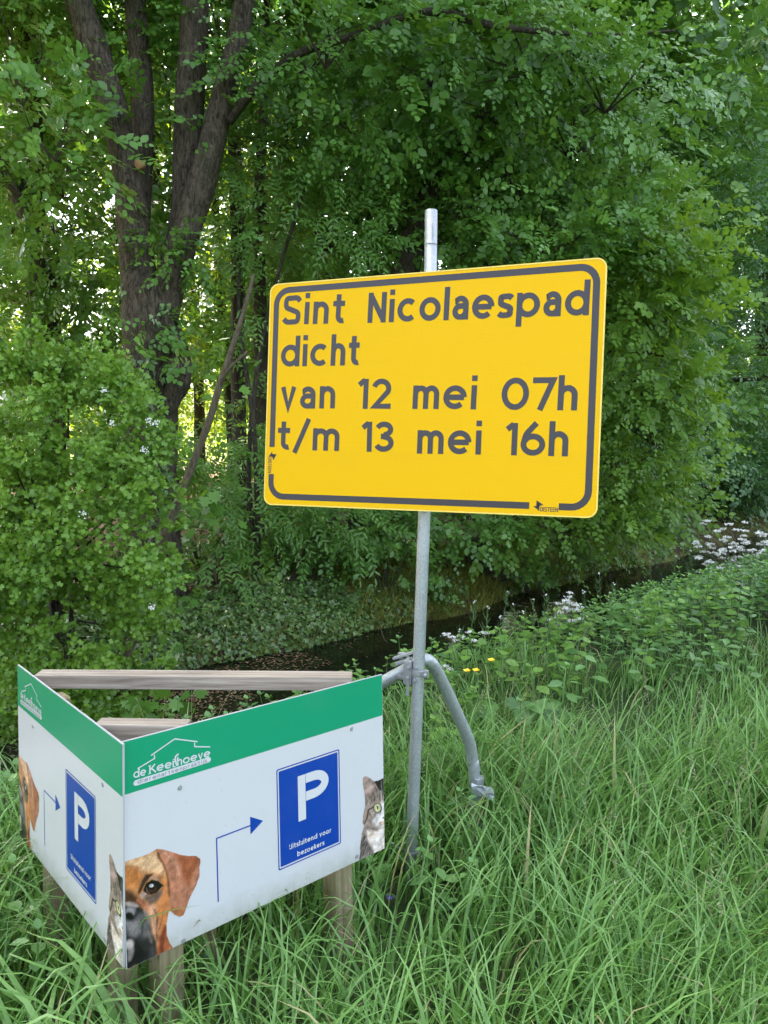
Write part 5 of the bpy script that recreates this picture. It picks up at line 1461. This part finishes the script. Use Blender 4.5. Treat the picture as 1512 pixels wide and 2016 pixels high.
for (n, s0, s1, t0, t1, thr) in ((22000, 6.12, 7.9, 0.6, 5.7, -.75), (9000, 6.15, 7.6, 8.0, 13.5, -.5), (9000, 6.15, 8.2, 13.0, 30.0, -.6), (7000, 6.3, 7.9, 5.4, 8.6, .05), (4000, 7.2, 9.4, 0.6, 9.0, .45)):
    x, y, s, t = scatter_st(n, s0, s1, t0, t1)
    k = (clumpy(x, y, 2.6, 5) > thr) & (ground_z(x, y) > WATER_Z - .03); x, y = x[k], y[k]
    z = ground_z(x, y) + rng.uniform(.01, .075, len(x))
    bn = bank_normal(x, y)
    lv.add(np.stack([x, y, z], 1), unit(rng.normal(size=(len(x), 3)) * .6 + np.array([.35, -.55, -.45])), unit(bn + rng.normal(size=(len(x), 3)) * .38), rng.uniform(.034, .062, len(x)))
tag(lv.build('ivy', 'ivy'), 'dark glossy ivy carpeting the far ditch bank', 'ivy', kind='stuff')
# ivy on the big trunk
lv = Leaves(IVY)
for py in range(560, 1120, 3):
    for k in range(5):
        th = rng.uniform(-2.6, .9)
        if clumpy(np.array([th * .6]), np.array([py * .012]), 2.2, 8)[0] < -.1: continue
        c = at_y(297 + rng.normal() * 3, py + rng.uniform(0, 3), T1Y); r = .30
        nrm = np.array([math.sin(th), -math.cos(th), .2])
        lv.add(c + nrm * r * np.array([1, 1, 0]), np.array([rng.normal() * .5, 0, -1]) + nrm * .2, nrm + rng.normal(size=3) * .3, rng.uniform(.04, .07))
lv.build('ivy', 'ivy', big_tree, o1)
# mossy grass on the bank
def blades(n_seg, x, y, L, W, lean, droop, zoff=0.0):
    """arched tapering blades: arrays of base points, length, width, lean direction"""
    n = len(x)
    z = ground_z(x, y) + zoff
    a = 1.6 * clumpy(x, y, 1.7, 41) + rng.normal(size=n) * 1.7 - 1.2          # tufts lean together
    h = np.stack([np.cos(a), np.sin(a), np.zeros(n)], 1)
    side = np.stack([-np.sin(a), np.cos(a), np.zeros(n)], 1)
    tw = rng.normal(size=n) * .5
    side = unit(side * np.cos(tw)[:, None] + h * np.sin(tw)[:, None])
    V = np.zeros((n, n_seg * 2 + 1, 3))
    th = lean * rng.uniform(.25, 1.0, n)
    p = np.stack([x, y, z], 1)
    for k in range(n_seg + 1):
        f = k / n_seg
        if k == n_seg:
            V[:, -1] = p
        else:
            wd = W * (1 - f ** 2.2) * (0.75 + .25 * min(1, f * 6))
            V[:, 2 * k] = p - side * (wd / 2)[:, None]; V[:, 2 * k + 1] = p + side * (wd / 2)[:, None]
            ang = th + droop * f * f * rng.uniform(.7, 1.3, n)
            d = h * np.sin(ang)[:, None] + np.array([0, 0, 1]) * np.cos(ang)[:, None]
            p = p + d * (L / n_seg)[:, None]
    return V
def blade_mesh(name, V, n_seg, tint):
    n = len(V); nv = n_seg * 2 + 1
    q = [(2 * k, 2 * k + 1, 2 * k + 3, 2 * k + 2) for k in range(n_seg - 1)]
    tri = []
    for a_, b_, c_, d_ in q: tri += [(a_, b_, c_), (a_, c_, d_)]
    tri.append((2 * n_seg - 2, 2 * n_seg - 1, 2 * n_seg))
    fa = np.array(tri)
    fl = fa[None] + (np.arange(n) * nv)[:, None, None]
    return np_mesh(name, V.reshape(-1, 3), fl.reshape(-1, 3), 3, np.repeat(tint, len(fa)))
x, y, s, t = scatter_st(34000, 6.12, 7.5, 4.6, 11.5)
k = (clumpy(x, y, 2.2, 9) > -.7) & (ground_z(x, y) > WATER_Z - .03) & ((t > 5.5) | (rng.uniform(size=len(x)) < .25)); x, y = x[k], y[k]; n = len(x)
me = blade_mesh('bank_moss', blades(2, x, y, rng.uniform(.06, .19, n), rng.uniform(.007, .016, n), 1.0, 1.5), 2, rng.uniform(0, 1, n)); me.materials.append(M['moss'])
tag(link('bank_moss', me, None), 'yellowish moss and short grass on the bare bank behind the pole', 'moss', kind='stuff')
lv = Leaves(KITE)
x, y, s, t = scatter_st(26000, 6.5, 15, -3, 16)
z = ground_z(x, y) + rng.uniform(.004, .03, len(x))
lv.add(np.stack([x, y, z], 1), unit(rng.normal(size=(len(x), 3)) * np.array([1, 1, .15])), normal_up(len(x), .35), rng.uniform(.035, .075, len(x)))
tag(lv.build('leaf_litter', 'litter'), 'brown fallen leaves on the woodland floor', 'leaf litter', kind='stuff')
lv = Leaves(KITE)
for s0, s1, t0, t1, n in ((5.75, 6.35, 2.9, 4.6, 800), (4.6, 6.2, 1.9, 3.6, 2200), (5.2, 6.3, 4.9, 9, 40), (6.0, 6.35, 4.9, 12, 120)):
    x, y, s, t = scatter_st(n, s0, s1, t0, t1)
    k = clumpy(x, y, 2.0, 12) > (-.1 if n > 500 else -2); x, y = x[k], y[k]
    lv.add(np.stack([x, y, np.full(len(x), WATER_Z + .004) + rng.uniform(0, .004, len(x))], 1), unit(rng.normal(size=(len(x), 3)) * np.array([1, 1, 0.02])), normal_up(len(x), .08), rng.uniform(.015, .045, len(x)))
tag(lv.build('floating_leaves', 'litter'), 'brown leaf debris floating on the ditch water', 'leaf debris', kind='stuff')
def stick(label, pts, r):
    mb = MB(); P = catmull(pts, 5); mb.tube(P, np.linspace(r, r * .4, len(P)), 6, True, .1, 3)
    o = mb.build('stick', 'sapling_bark', smooth=True); tag(o, label, 'stick')
stick('pale stick lying in the water against the mossy bank', [at_z(715, 1238, WATER_Z + .01), at_z(735, 1232, WATER_Z + .02), at_z(752, 1228, WATER_Z + .05)], .018)
stick('thin twig standing out of the ditch water left of the pole', [at_z(765, 1270, WATER_Z - .03), at_z(755, 1255, WATER_Z + .04), at_y(748, 1232, 8.1), at_y(738, 1195, 8.1)], .008)

# ------------------------------------------------------------------ verge grass
def grass_patch(name, label, dens, s0, s1, t0, t1, L0, L1, W0, W1, nseg, lean=.42, droop=1.55, cond=None, seed=1):
    n = int(dens * (s1 - s0) * (t1 - t0))
    x, y, s, t = scatter_st(n, s0, s1, t0, t1)
    c = clumpy(x, y, 3.0, seed)
    k = (rng.uniform(-1.6, .6, n) < c) & (y > .55) & (np.abs(x) < .62 * y + .9)
    if cond is not None: k &= cond(x, y)
    x, y, c = x[k], y[k], c[k]; n = len(x)
    L = rng.uniform(L0, L1, n) * (1 + .18 * np.clip(c, -1, 1)); W = rng.uniform(W0, W1, n)
    V = blades(nseg, x, y, L, W, lean, droop, -.01)
    me = blade_mesh(name, V, nseg, np.clip(rng.uniform(0, 1, n), 0, 1)); me.materials.append(M['grass'])
    return tag(link(name, me, None), label, 'grass', kind='stuff')
def herb_start(t):
    return np.clip(2.45 - .24 * (np.asarray(t) - 3.0), 1.3, 2.7)
near = lambda x, y: (y < 3.4)
grass_patch('verge_grass', 'long green grass round the sign posts', 2100, -1.2, 3.4, -2.2, 4.4, .20, .50, .0045, .0150, 5, cond=near)
grass_patch('verge_grass', 'long green grass of the verge towards the nettles', 1000, -3.4, 3.4, 1.0, 9.0, .16, .36, .005, .012, 4, cond=lambda x, y: (y >= 3.4) & (s_of(x, y) < np.where(t_of(x, y) < 4.2, 3.3, herb_start(t_of(x, y)) + .35)), seed=2)
grass_patch('verge_grass', 'far grass of the verge', 260, -6.0, 3.0, 8.0, 26.0, .18, .36, .008, .018, 3, seed=3, cond=lambda x, y: (s_of(x, y) < herb_start(t_of(x, y)) + .3))
# flattened pale grass at the path side
n = 5200
x = rng.uniform(.42, 1.9, n); y = rng.uniform(1.15, 2.3, n); k = (x > .50 + .30 * (y - 1.2) + rng.normal(size=n) * .06) & (x < .6 * y + .4); x, y = x[k], y[k]; n = len(x)
V = blades(4, x, y, rng.uniform(.22, .42, n), rng.uniform(.004, .008, n), 1.45, .45)
me = blade_mesh('trodden_grass', V, 4, rng.uniform(.3, 1, n)); me.materials.append(M['grass'])
tag(link('trodden_grass', me, None), 'pale trodden grass lying flat beside the path', 'grass', kind='stuff')
# flowering grass stems with loose seed heads
n = 520
x, y, s, t = scatter_st(n, -.6, 3.2, .6, 7.5)
k = (y > 1.7) & (np.abs(x) < .6 * y) & ~((x < .28) & (y < 3.0)) & (s < herb_start(t) + .3); x, y = x[k], y[k]
mb = MB(); lv = Leaves(LANCE)
for xx, yy in zip(x, y):
    g = np.array([xx, yy, float(ground_z(xx, yy))]); h = rng.uniform(.35, .58); ln = rng.normal(size=2) * .10
    top = g + np.array([ln[0], ln[1], h])
    mb.tube([g, g + np.array([ln[0] * .25, ln[1] * .25, h * .55]), top], [.0013, .0011, .0008], 3, False)
    for j in range(12):
        p = top + np.array([ln[0], ln[1], 0]) * .2 * (j / 12) - np.array([0, 0, .011 * j])
        lv.add(p, unit(np.array([rng.normal(), rng.normal(), .5])), rdir(1)[0], .016, .014, rng.uniform(.4, 1))
tag(mb.build('seed_stems', 'straw'), 'thin flowering grass stems in the verge', 'grass', kind='stuff')
tag(lv.build('seed_heads', 'seed'), 'loose pale seed heads of the verge grass', 'grass', kind='stuff')
# a tuft of broad blades against the corner of the parking sign
def tuft(label, x0, y0, n, L0, L1, W0, W1, spread, lean=.8, droop=1.7):
    g = np.array([x0, y0, float(ground_z(x0, y0))]); e = empty('grass_tuft', g)
    x = x0 + rng.normal(size=n) * spread; y = y0 + rng.normal(size=n) * spread
    V = blades(8, x, y, rng.uniform(L0, L1, n), rng.uniform(W0, W1, n), lean, droop)
    me = blade_mesh('blades', V - g, 8, rng.uniform(.35, 1, n)); me.materials.append(M['grass']); me.shade_smooth()
    link('blades', me, None, e)
    return tag(e, label, 'grass tuft', 'broad-bladed grass tufts')
tuft('tuft of broad arching grass blades against the corner of the parking sign', -.62, 1.64, 30, .44, .66, .015, .024, .08, .9, 1.9)
tuft('tuft of broad grass blades left of the corner post', -.86, 1.70, 34, .42, .62, .012, .020, .09, .9, 1.8)
tuft('tuft of broad grass blades in front of the post under the dog', -.40, 1.68, 18, .36, .52, .011, .018, .06, .9, 1.8)
tuft('tuft of broad grass blades beneath the middle of the printed board', -.12, 1.84, 24, .30, .46, .009, .015, .08, .7, 1.6)
tuft('tuft of upright grass blades at the foot of the sign pole', .22, 2.42, 22, .25, .40, .007, .012, .08, .5, 1.1)
tuft('tuft of grass blades before the algae-green post', .05, 2.10, 26, .26, .44, .008, .013, .08)

# ------------------------------------------------------------------ nettles, garlic mustard, cow parsley and other herbs of the near bank
def nettle_geo(lv, mb, g, hgt, nodes, leaf, lean, shape_w=.50):
    a0 = rng.uniform(0, 3.14)
    top = g + np.array([lean[0], lean[1], hgt])
    P = catmull([g - np.array([0, 0, .03]), g + np.array([lean[0] * .3, lean[1] * .3, hgt * .5]), top], 4)
    mb.tube(P, np.linspace(.0035, .0018, len(P)), 5, False)
    for k in range(nodes):
        f = .22 + .78 * (k + .5) / nodes
        p = g + np.array([lean[0] * f * f, lean[1] * f * f, hgt * f]); a = a0 + k * 1.5708
        sz = leaf * (1.0 if f < .75 else 1.0 - (f - .75) * 2.2)
        for sg in (0, math.pi):
            d = np.array([math.cos(a + sg), math.sin(a + sg), .25 - .55 * rng.uniform()])
            p2 = p + d * .02
            lv.add(p2, unit(d), np.array([0, 0, 1.0]) + rng.normal(size=3) * .25 + np.array([-d[0], -d[1], 0]) * .2, sz * rng.uniform(.8, 1.15), sz * shape_w * 1.5, rng.uniform(0, 1))
    for a in (0, 2.1, 4.2):
        d = np.array([math.cos(a), math.sin(a), .9]); lv.add(top, unit(d), np.array([-d[0], -d[1], 1]), leaf * .42, leaf * .42)
SERR = OV
def nettle(label, px, py_top, Y, hgt=None, leaf=.075, group='single nettles', mat='nettle', nm='nettle_plant'):
    top = at_y(px, py_top, Y); g = np.array([top[0] + rng.normal() * .03, top[1] + rng.normal() * .03, float(ground_z(top[0], top[1]))])
    h = max(.18, top[2] - g[2])
    e = empty(nm, g); lv = Leaves(OV); mb = MB()
    nettle_geo(lv, mb, g, h, max(4, int(h / .075)), leaf, (top[0] - g[0], top[1] - g[1]))
    mb.build('stem', 'stem', e, g); lv.build('leaves', mat, e, g)
    return tag(e, label, 'nettle', group)
for px, py, Y, lf, lab in ((75, 1830, 1.95, .075, 'nettle with broad toothed leaves left of the corner post, low in the shade'), (25, 1700, 2.2, .08, 'nettle beyond the left end of the parking sign'), (12, 1560, 2.9, .08, 'tall nettle in the grass left of the parking sign'), (130, 1800, 2.3, .08, 'nettle under the board with the narrow arrow'),
                       (52, 1790, 2.6, .075, 'nettle behind the leftmost timber post'), (215, 1380, 4.6, .085, 'nettle showing behind the rails, near the hawthorn'), (350, 1378, 4.5, .08, 'nettle showing between the two rails'), (475, 1388, 4.4, .06, 'small nettle top between the rails by the green stripe'), (700, 1312, 4.3, .07, 'nettle top behind the end of the back rail'), (785, 1258, 4.6, .085, 'nettle with large leaves left of the pole clamp'), (740, 1320, 4.2, .06, 'small nettle beside the tube elbow'), (850, 1262, 4.7, .085, 'nettle with large leaves right of the sign pole'),
                       (835, 1470, 3.2, .085, 'nettle just right of the sign pole at mid height'), (850, 1660, 2.5, .075, 'nettle at the foot of the sign pole'), (730, 1710, 2.45, .085, 'nettle between the algae-green post and the pole'), (905, 1560, 2.75, .06, 'nettle by the foot of the sloping tube'), (930, 1700, 2.4, .06, 'nettle in the grass before the sloping tube'), (600, 1790, 2.5, .07, 'nettle in shade under the printed board'), (450, 1850, 2.4, .07, 'nettle in shade behind the post under the dog')):
    nettle(lab, px, py, Y, leaf=lf)
# the continuous nettle and mustard bed
for nm, lab, mat, cnt, leaf, hr, seed, cond in (
        ('nettle_bed', 'dense bed of nettles between grass and ditch', 'nettle', 1450, .090, (.42, .78), 21, lambda t, c: (c < .35) | (t > 6.0)),
        ('mustard_bed', 'pale green garlic mustard among the nettles', 'mustard', 640, .080, (.42, .78), 22, lambda t, c: (c > -.1) & (t < 9.5))):
    lv = Leaves(OV); mb = MB()
    x, y, s, t = scatter_st(cnt, 1.3, 4.2, .4, 17)
    c = clumpy(x, y, 1.4, 31)
    k = cond(t, c) & (s > herb_start(t) + rng.normal(size=cnt) * .10) & ~((t < 3.4) & (rng.uniform(size=cnt) < .35))
    for xx, yy, ss in zip(x[k], y[k], s[k]):
        g = np.array([xx, yy, float(ground_z(xx, yy))]); tq = t_of(xx, yy); h = rng.uniform(*hr) * (.62 if ss < herb_start(tq) + .25 else 1) * np.interp(tq, [2.0, 4.0, 6.0], [.62, .85, 1.0])
        h = max(.16, min(h, (1.63 - .42 * ss - g[2]) * rng.uniform(.78, 1.04)))
        nettle_geo(lv, mb, g, h, int(h / .085) + 1, leaf * rng.uniform(.8, 1.15), rng.normal(size=2) * .06, .46 if mat == 'nettle' else .85)
    o = lv.build(nm, mat); tag(o, lab, 'herb bed', kind='stuff')
    tag(mb.build(nm + '_stems', 'stem'), 'thin green stems of the ' + nm.replace('_', ' '), 'stems', kind='stuff')
# garlic mustard spires: thin pod-bearing stems standing above the bed
def spire(px, py, Y, lab):
    top = at_y(px, py, Y); g = np.array([top[0] + rng.normal() * .05, top[1], float(ground_z(top[0], top[1]))])
    e = empty('garlic_mustard', g); mb = MB()
    P = catmull([g - np.array([0, 0, .03]), (g + top) / 2 + rng.normal(size=3) * .02, top], 5); mb.tube(P, np.linspace(.004, .0016, len(P)), 5, False)
    for k in range(16):
        f = rng.uniform(.60, .97); p = g + (top - g) * f; a = rng.uniform(0, 6.28); d = np.array([math.cos(a), math.sin(a), .9])
        mb.tube([p, p + d * .02, p + d * .035 + np.array([0, 0, .018])], [.0018, .0015, .001], 4, False)
    mb.build('stem', 'stem', e, g)
    fl = Leaves(UMBEL); p = top + rng.normal(size=(7, 3)) * .006; fl.add(p, rdir(7), normal_up(7, .4), .009); fl.build('flower', 'white_flower', e, g)
    lv = Leaves(OV); nn = 7
    for k in range(nn):
        f = rng.uniform(.25, .68); a = rng.uniform(0, 6.28); d = np.array([math.cos(a), math.sin(a), .1]); lv.add(g + (top - g) * f, d, np.array([0, 0, 1.0]) + rng.normal(size=3) * .2, .06, .09)
    lv.build('leaves', 'mustard', e, g)
    tag(e, lab, 'garlic mustard', 'garlic mustard spires above the nettles')
for k, (px, py) in enumerate(((935, 1185), (960, 1195), (1000, 1165), (1012, 1190), (1050, 1180), (1075, 1170), (1098, 1190), (1180, 1130), (1210, 1150), (1280, 1105), (1330, 1095), (1360, 1085), (985, 1215), (1030, 1205), (905, 1240), (1120, 1180), (1150, 1165))):
    d = ray(px, py); Y = 3.85 / (NV[0] * d[0] / d[1] + NV[1])
    spire(px, py, Y, 'thin garlic mustard spire with pods ' + ('beside the small umbels near the pole' if px < 990 else 'clustered against the dark water beneath the mossy bank' if px < 1110 else 'next to the broad white umbel head' if px < 1160 else 'along the nettle bed before the far white umbels'))
# cow parsley: branching stems with flat white umbels
def parsley(px, py, s_, heads, spread, lab, big=1.0):
    d = ray(px, py); Y = s_ / (NV[0] * d[0] / d[1] + NV[1])
    top = at_y(px, py, Y); g = np.array([top[0], top[1], float(ground_z(top[0], top[1]))])
    if top[2] - g[2] < .3: g[2] = g[2]
    e = empty('cow_parsley', g); mb = MB(); lv = Leaves(LANCE)
    hub = g + (top - g) * .6
    mb.tube([g - np.array([0, 0, .03]), (g + hub) / 2 + rng.normal(size=3) * .01, hub], [.005, .0045, .003], 6, False)
    for k in range(heads):
        fl = Leaves(UMBEL)
        hd = top + np.array([rng.normal() * spread, rng.normal() * spread * .8, rng.normal() * spread * .80])
        mb.tube(catmull([hub, (hub + hd) / 2 + np.array([0, 0, .02]), hd - np.array([0, 0, .03])], 3), np.linspace(.0025, .0012, 7), 4, False)
        m_ = 9
        aa = rng.uniform(0, 6.28, m_); rr_ = np.sqrt(rng.uniform(0, 1, m_)) * .026 * big
        for a, r in zip(aa, rr_):
            u_ = hd + np.array([math.cos(a) * r, math.sin(a) * r, -r * r * 6])
            mb.tube([hd - np.array([0, 0, .03]), u_], [.0009, .0006], 3, False)
            p = u_ + rng.normal(size=(7, 3)) * np.array([.0055, .0055, .0035]) * big
            fl.add(p, rdir(7) * np.array([1, 1, .2]), normal_up(7, 1.0), rng.uniform(.0055, .0100, 7) * big)
        fl.build('umbel', 'white_flower', e, g)
    for k in range(14):
        f = rng.uniform(.25, .85); a = rng.uniform(0, 6.28); b0_ = g + (top - g) * f; dd = np.array([math.cos(a), math.sin(a), .2])
        for j in range(5):
            for sg in (-1, 1):
                lv.add(b0_ + dd * .03 * (j + 1), dd * .6 + sg * np.array([-dd[1], dd[0], -.1]), np.array([0, 0, 1.0]) + rng.normal(size=3) * .2, .05 * (1 - j * .13))
    mb.build('stem', 'stem_red', e, g); lv.build('leaves', 'nettle', e, g)
    tag(e, lab, 'cow parsley', 'cow parsley in flower')
for px, py, s_, h, sp_, lab, bg in ((897, 1252, 3.75, 5, .05, 'small cow parsley umbel right of the sign pole by the water', 1.0), (938, 1248, 3.7, 4, .05, 'few cow parsley umbels beside the small one near the pole', 1.0), (1128, 1200, 3.8, 16, .09, 'cow parsley with a broad white head among the spires', 1.1), (1128, 1218, 3.7, 7, .06, 'cow parsley just below the broad white head', 1.0), (1275, 1222, 3.4, 8, .07, 'fading cow parsley amid the nettles', 1.0), (1228, 1265, 3.25, 5, .05, 'cow parsley left of the fading one', 1.0), (1240, 1275, 3.1, 5, .04, 'lowest cow parsley amid the nettles', 1.0), (1320, 1252, 3.3, 8, .07, 'cow parsley right of the fading one in the nettles', 1.0), (1325, 1322, 2.95, 4, .04, 'little cow parsley at the grass edge of the nettle bed', 1.0), (880, 1305, 3.2, 3, .03, 'tiny cow parsley above the buttercups', .8),
                       (1425, 1085, 3.9, 34, .20, 'large cow parsley cloud of white flowers at the ditch edge', 1.5), (1470, 1105, 3.6, 46, .22, 'dense white cow parsley cloud beyond the nettles', 1.5), (1505, 1095, 3.4, 42, .24, 'white cow parsley cloud farthest along the verge', 1.5), (1450, 1125, 3.4, 20, .18, 'lower white cow parsley before the dense cloud', 1.5)):
    parsley(px, py, s_, h, sp_, lab, bg)
# broad dock leaves
def dock(px, py, Y, n, L, lab):
    c = at_y(px, py, Y); g = grounded(c); e = empty('dock_plant', g); lv = Leaves(OV)
    mb = MB()
    for k in range(n):
        a = rng.uniform(3.4, 6.0) if k else 4.9
        d = np.array([math.cos(a) * .6, math.sin(a) * .6, .8]); b0_ = g + d * (c[2] - g[2]) * .9
        mb.tube([g, b0_], [.004, .003], 4, False)
        lv.add(b0_, np.array([math.cos(a), math.sin(a), rng.uniform(-.9, -.1)]), np.array([0, -.5, .8]) + rng.normal(size=3) * .25, L * rng.uniform(.7, 1.05), L * .95)
    mb.build('stalks', 'stem', e, g); lv.build('leaves', 'nettle', e, g)
    tag(e, lab, 'dock')
dock(1005, 1340, 4.0, 5, .15, 'dock with a broad hanging leaf at the grass edge')
dock(935, 1335, 4.0, 4, .11, 'dock with smaller leaves beside the buttercups')
dock(1085, 1360, 4.0, 4, .12, 'dock under the bright mustard leaves')
# buttercups
def buttercup(px, py, Y, lab):
    c = at_y(px, py, Y); g = grounded(c); e = empty('buttercup', g)
    mb = MB(); mb.tube(catmull([g, (g + c) / 2 + rng.normal(size=3) * .01, c], 4), .0015, 4, False); mb.build('stem', 'stem', e, g)
    lv = Leaves(OV); a = np.linspace(0, 6.28, 6)[:-1]
    for q in a:
        d = np.array([math.cos(q), math.sin(q) * .8 - .2, .45]); lv.add(c, d, np.array([-d[0], -d[1] - .3, 1.0]), .022, .034)
    lv.build('petals', 'yellow_flower', e, g)
    tag(e, lab, 'buttercup', 'buttercups near the sign pole')
for q in ((919, 1322, 3.9, 'open yellow buttercup nearest the sloping tube'), (937, 1321, 3.92, 'yellow buttercup between the open one and the dock'), (967, 1301, 4.05, 'half hidden yellow buttercup among mustard leaves')):
    buttercup(*q)
# bluebell bits in the shade under the boards
for px, py, Y, lab in ((405, 1868, 2.05, 'small violet bellflower hanging beside the post under the dog'), (768, 1765, 2.35, 'small violet bellflower at the foot of the algae-green post')):
    c = at_y(px, py, Y); g = grounded(c); e = empty('bellflower', g)
    mb = MB(); mb.tube(catmull([g, (g + c) / 2 + np.array([.02, 0, .06]), c + np.array([-.01, 0, .01]), c], 4), .0014, 4, False); mb.build('stem', 'stem', e, g)
    lv = Leaves(OV)
    for k in range(6): lv.add(c + rng.normal(size=3) * .006, np.array([rng.normal() * .4, rng.normal() * .4, -1]), rdir(1)[0], .011, .011)
    lv.build('petals', 'violet_flower', e, g); tag(e, lab, 'flower')
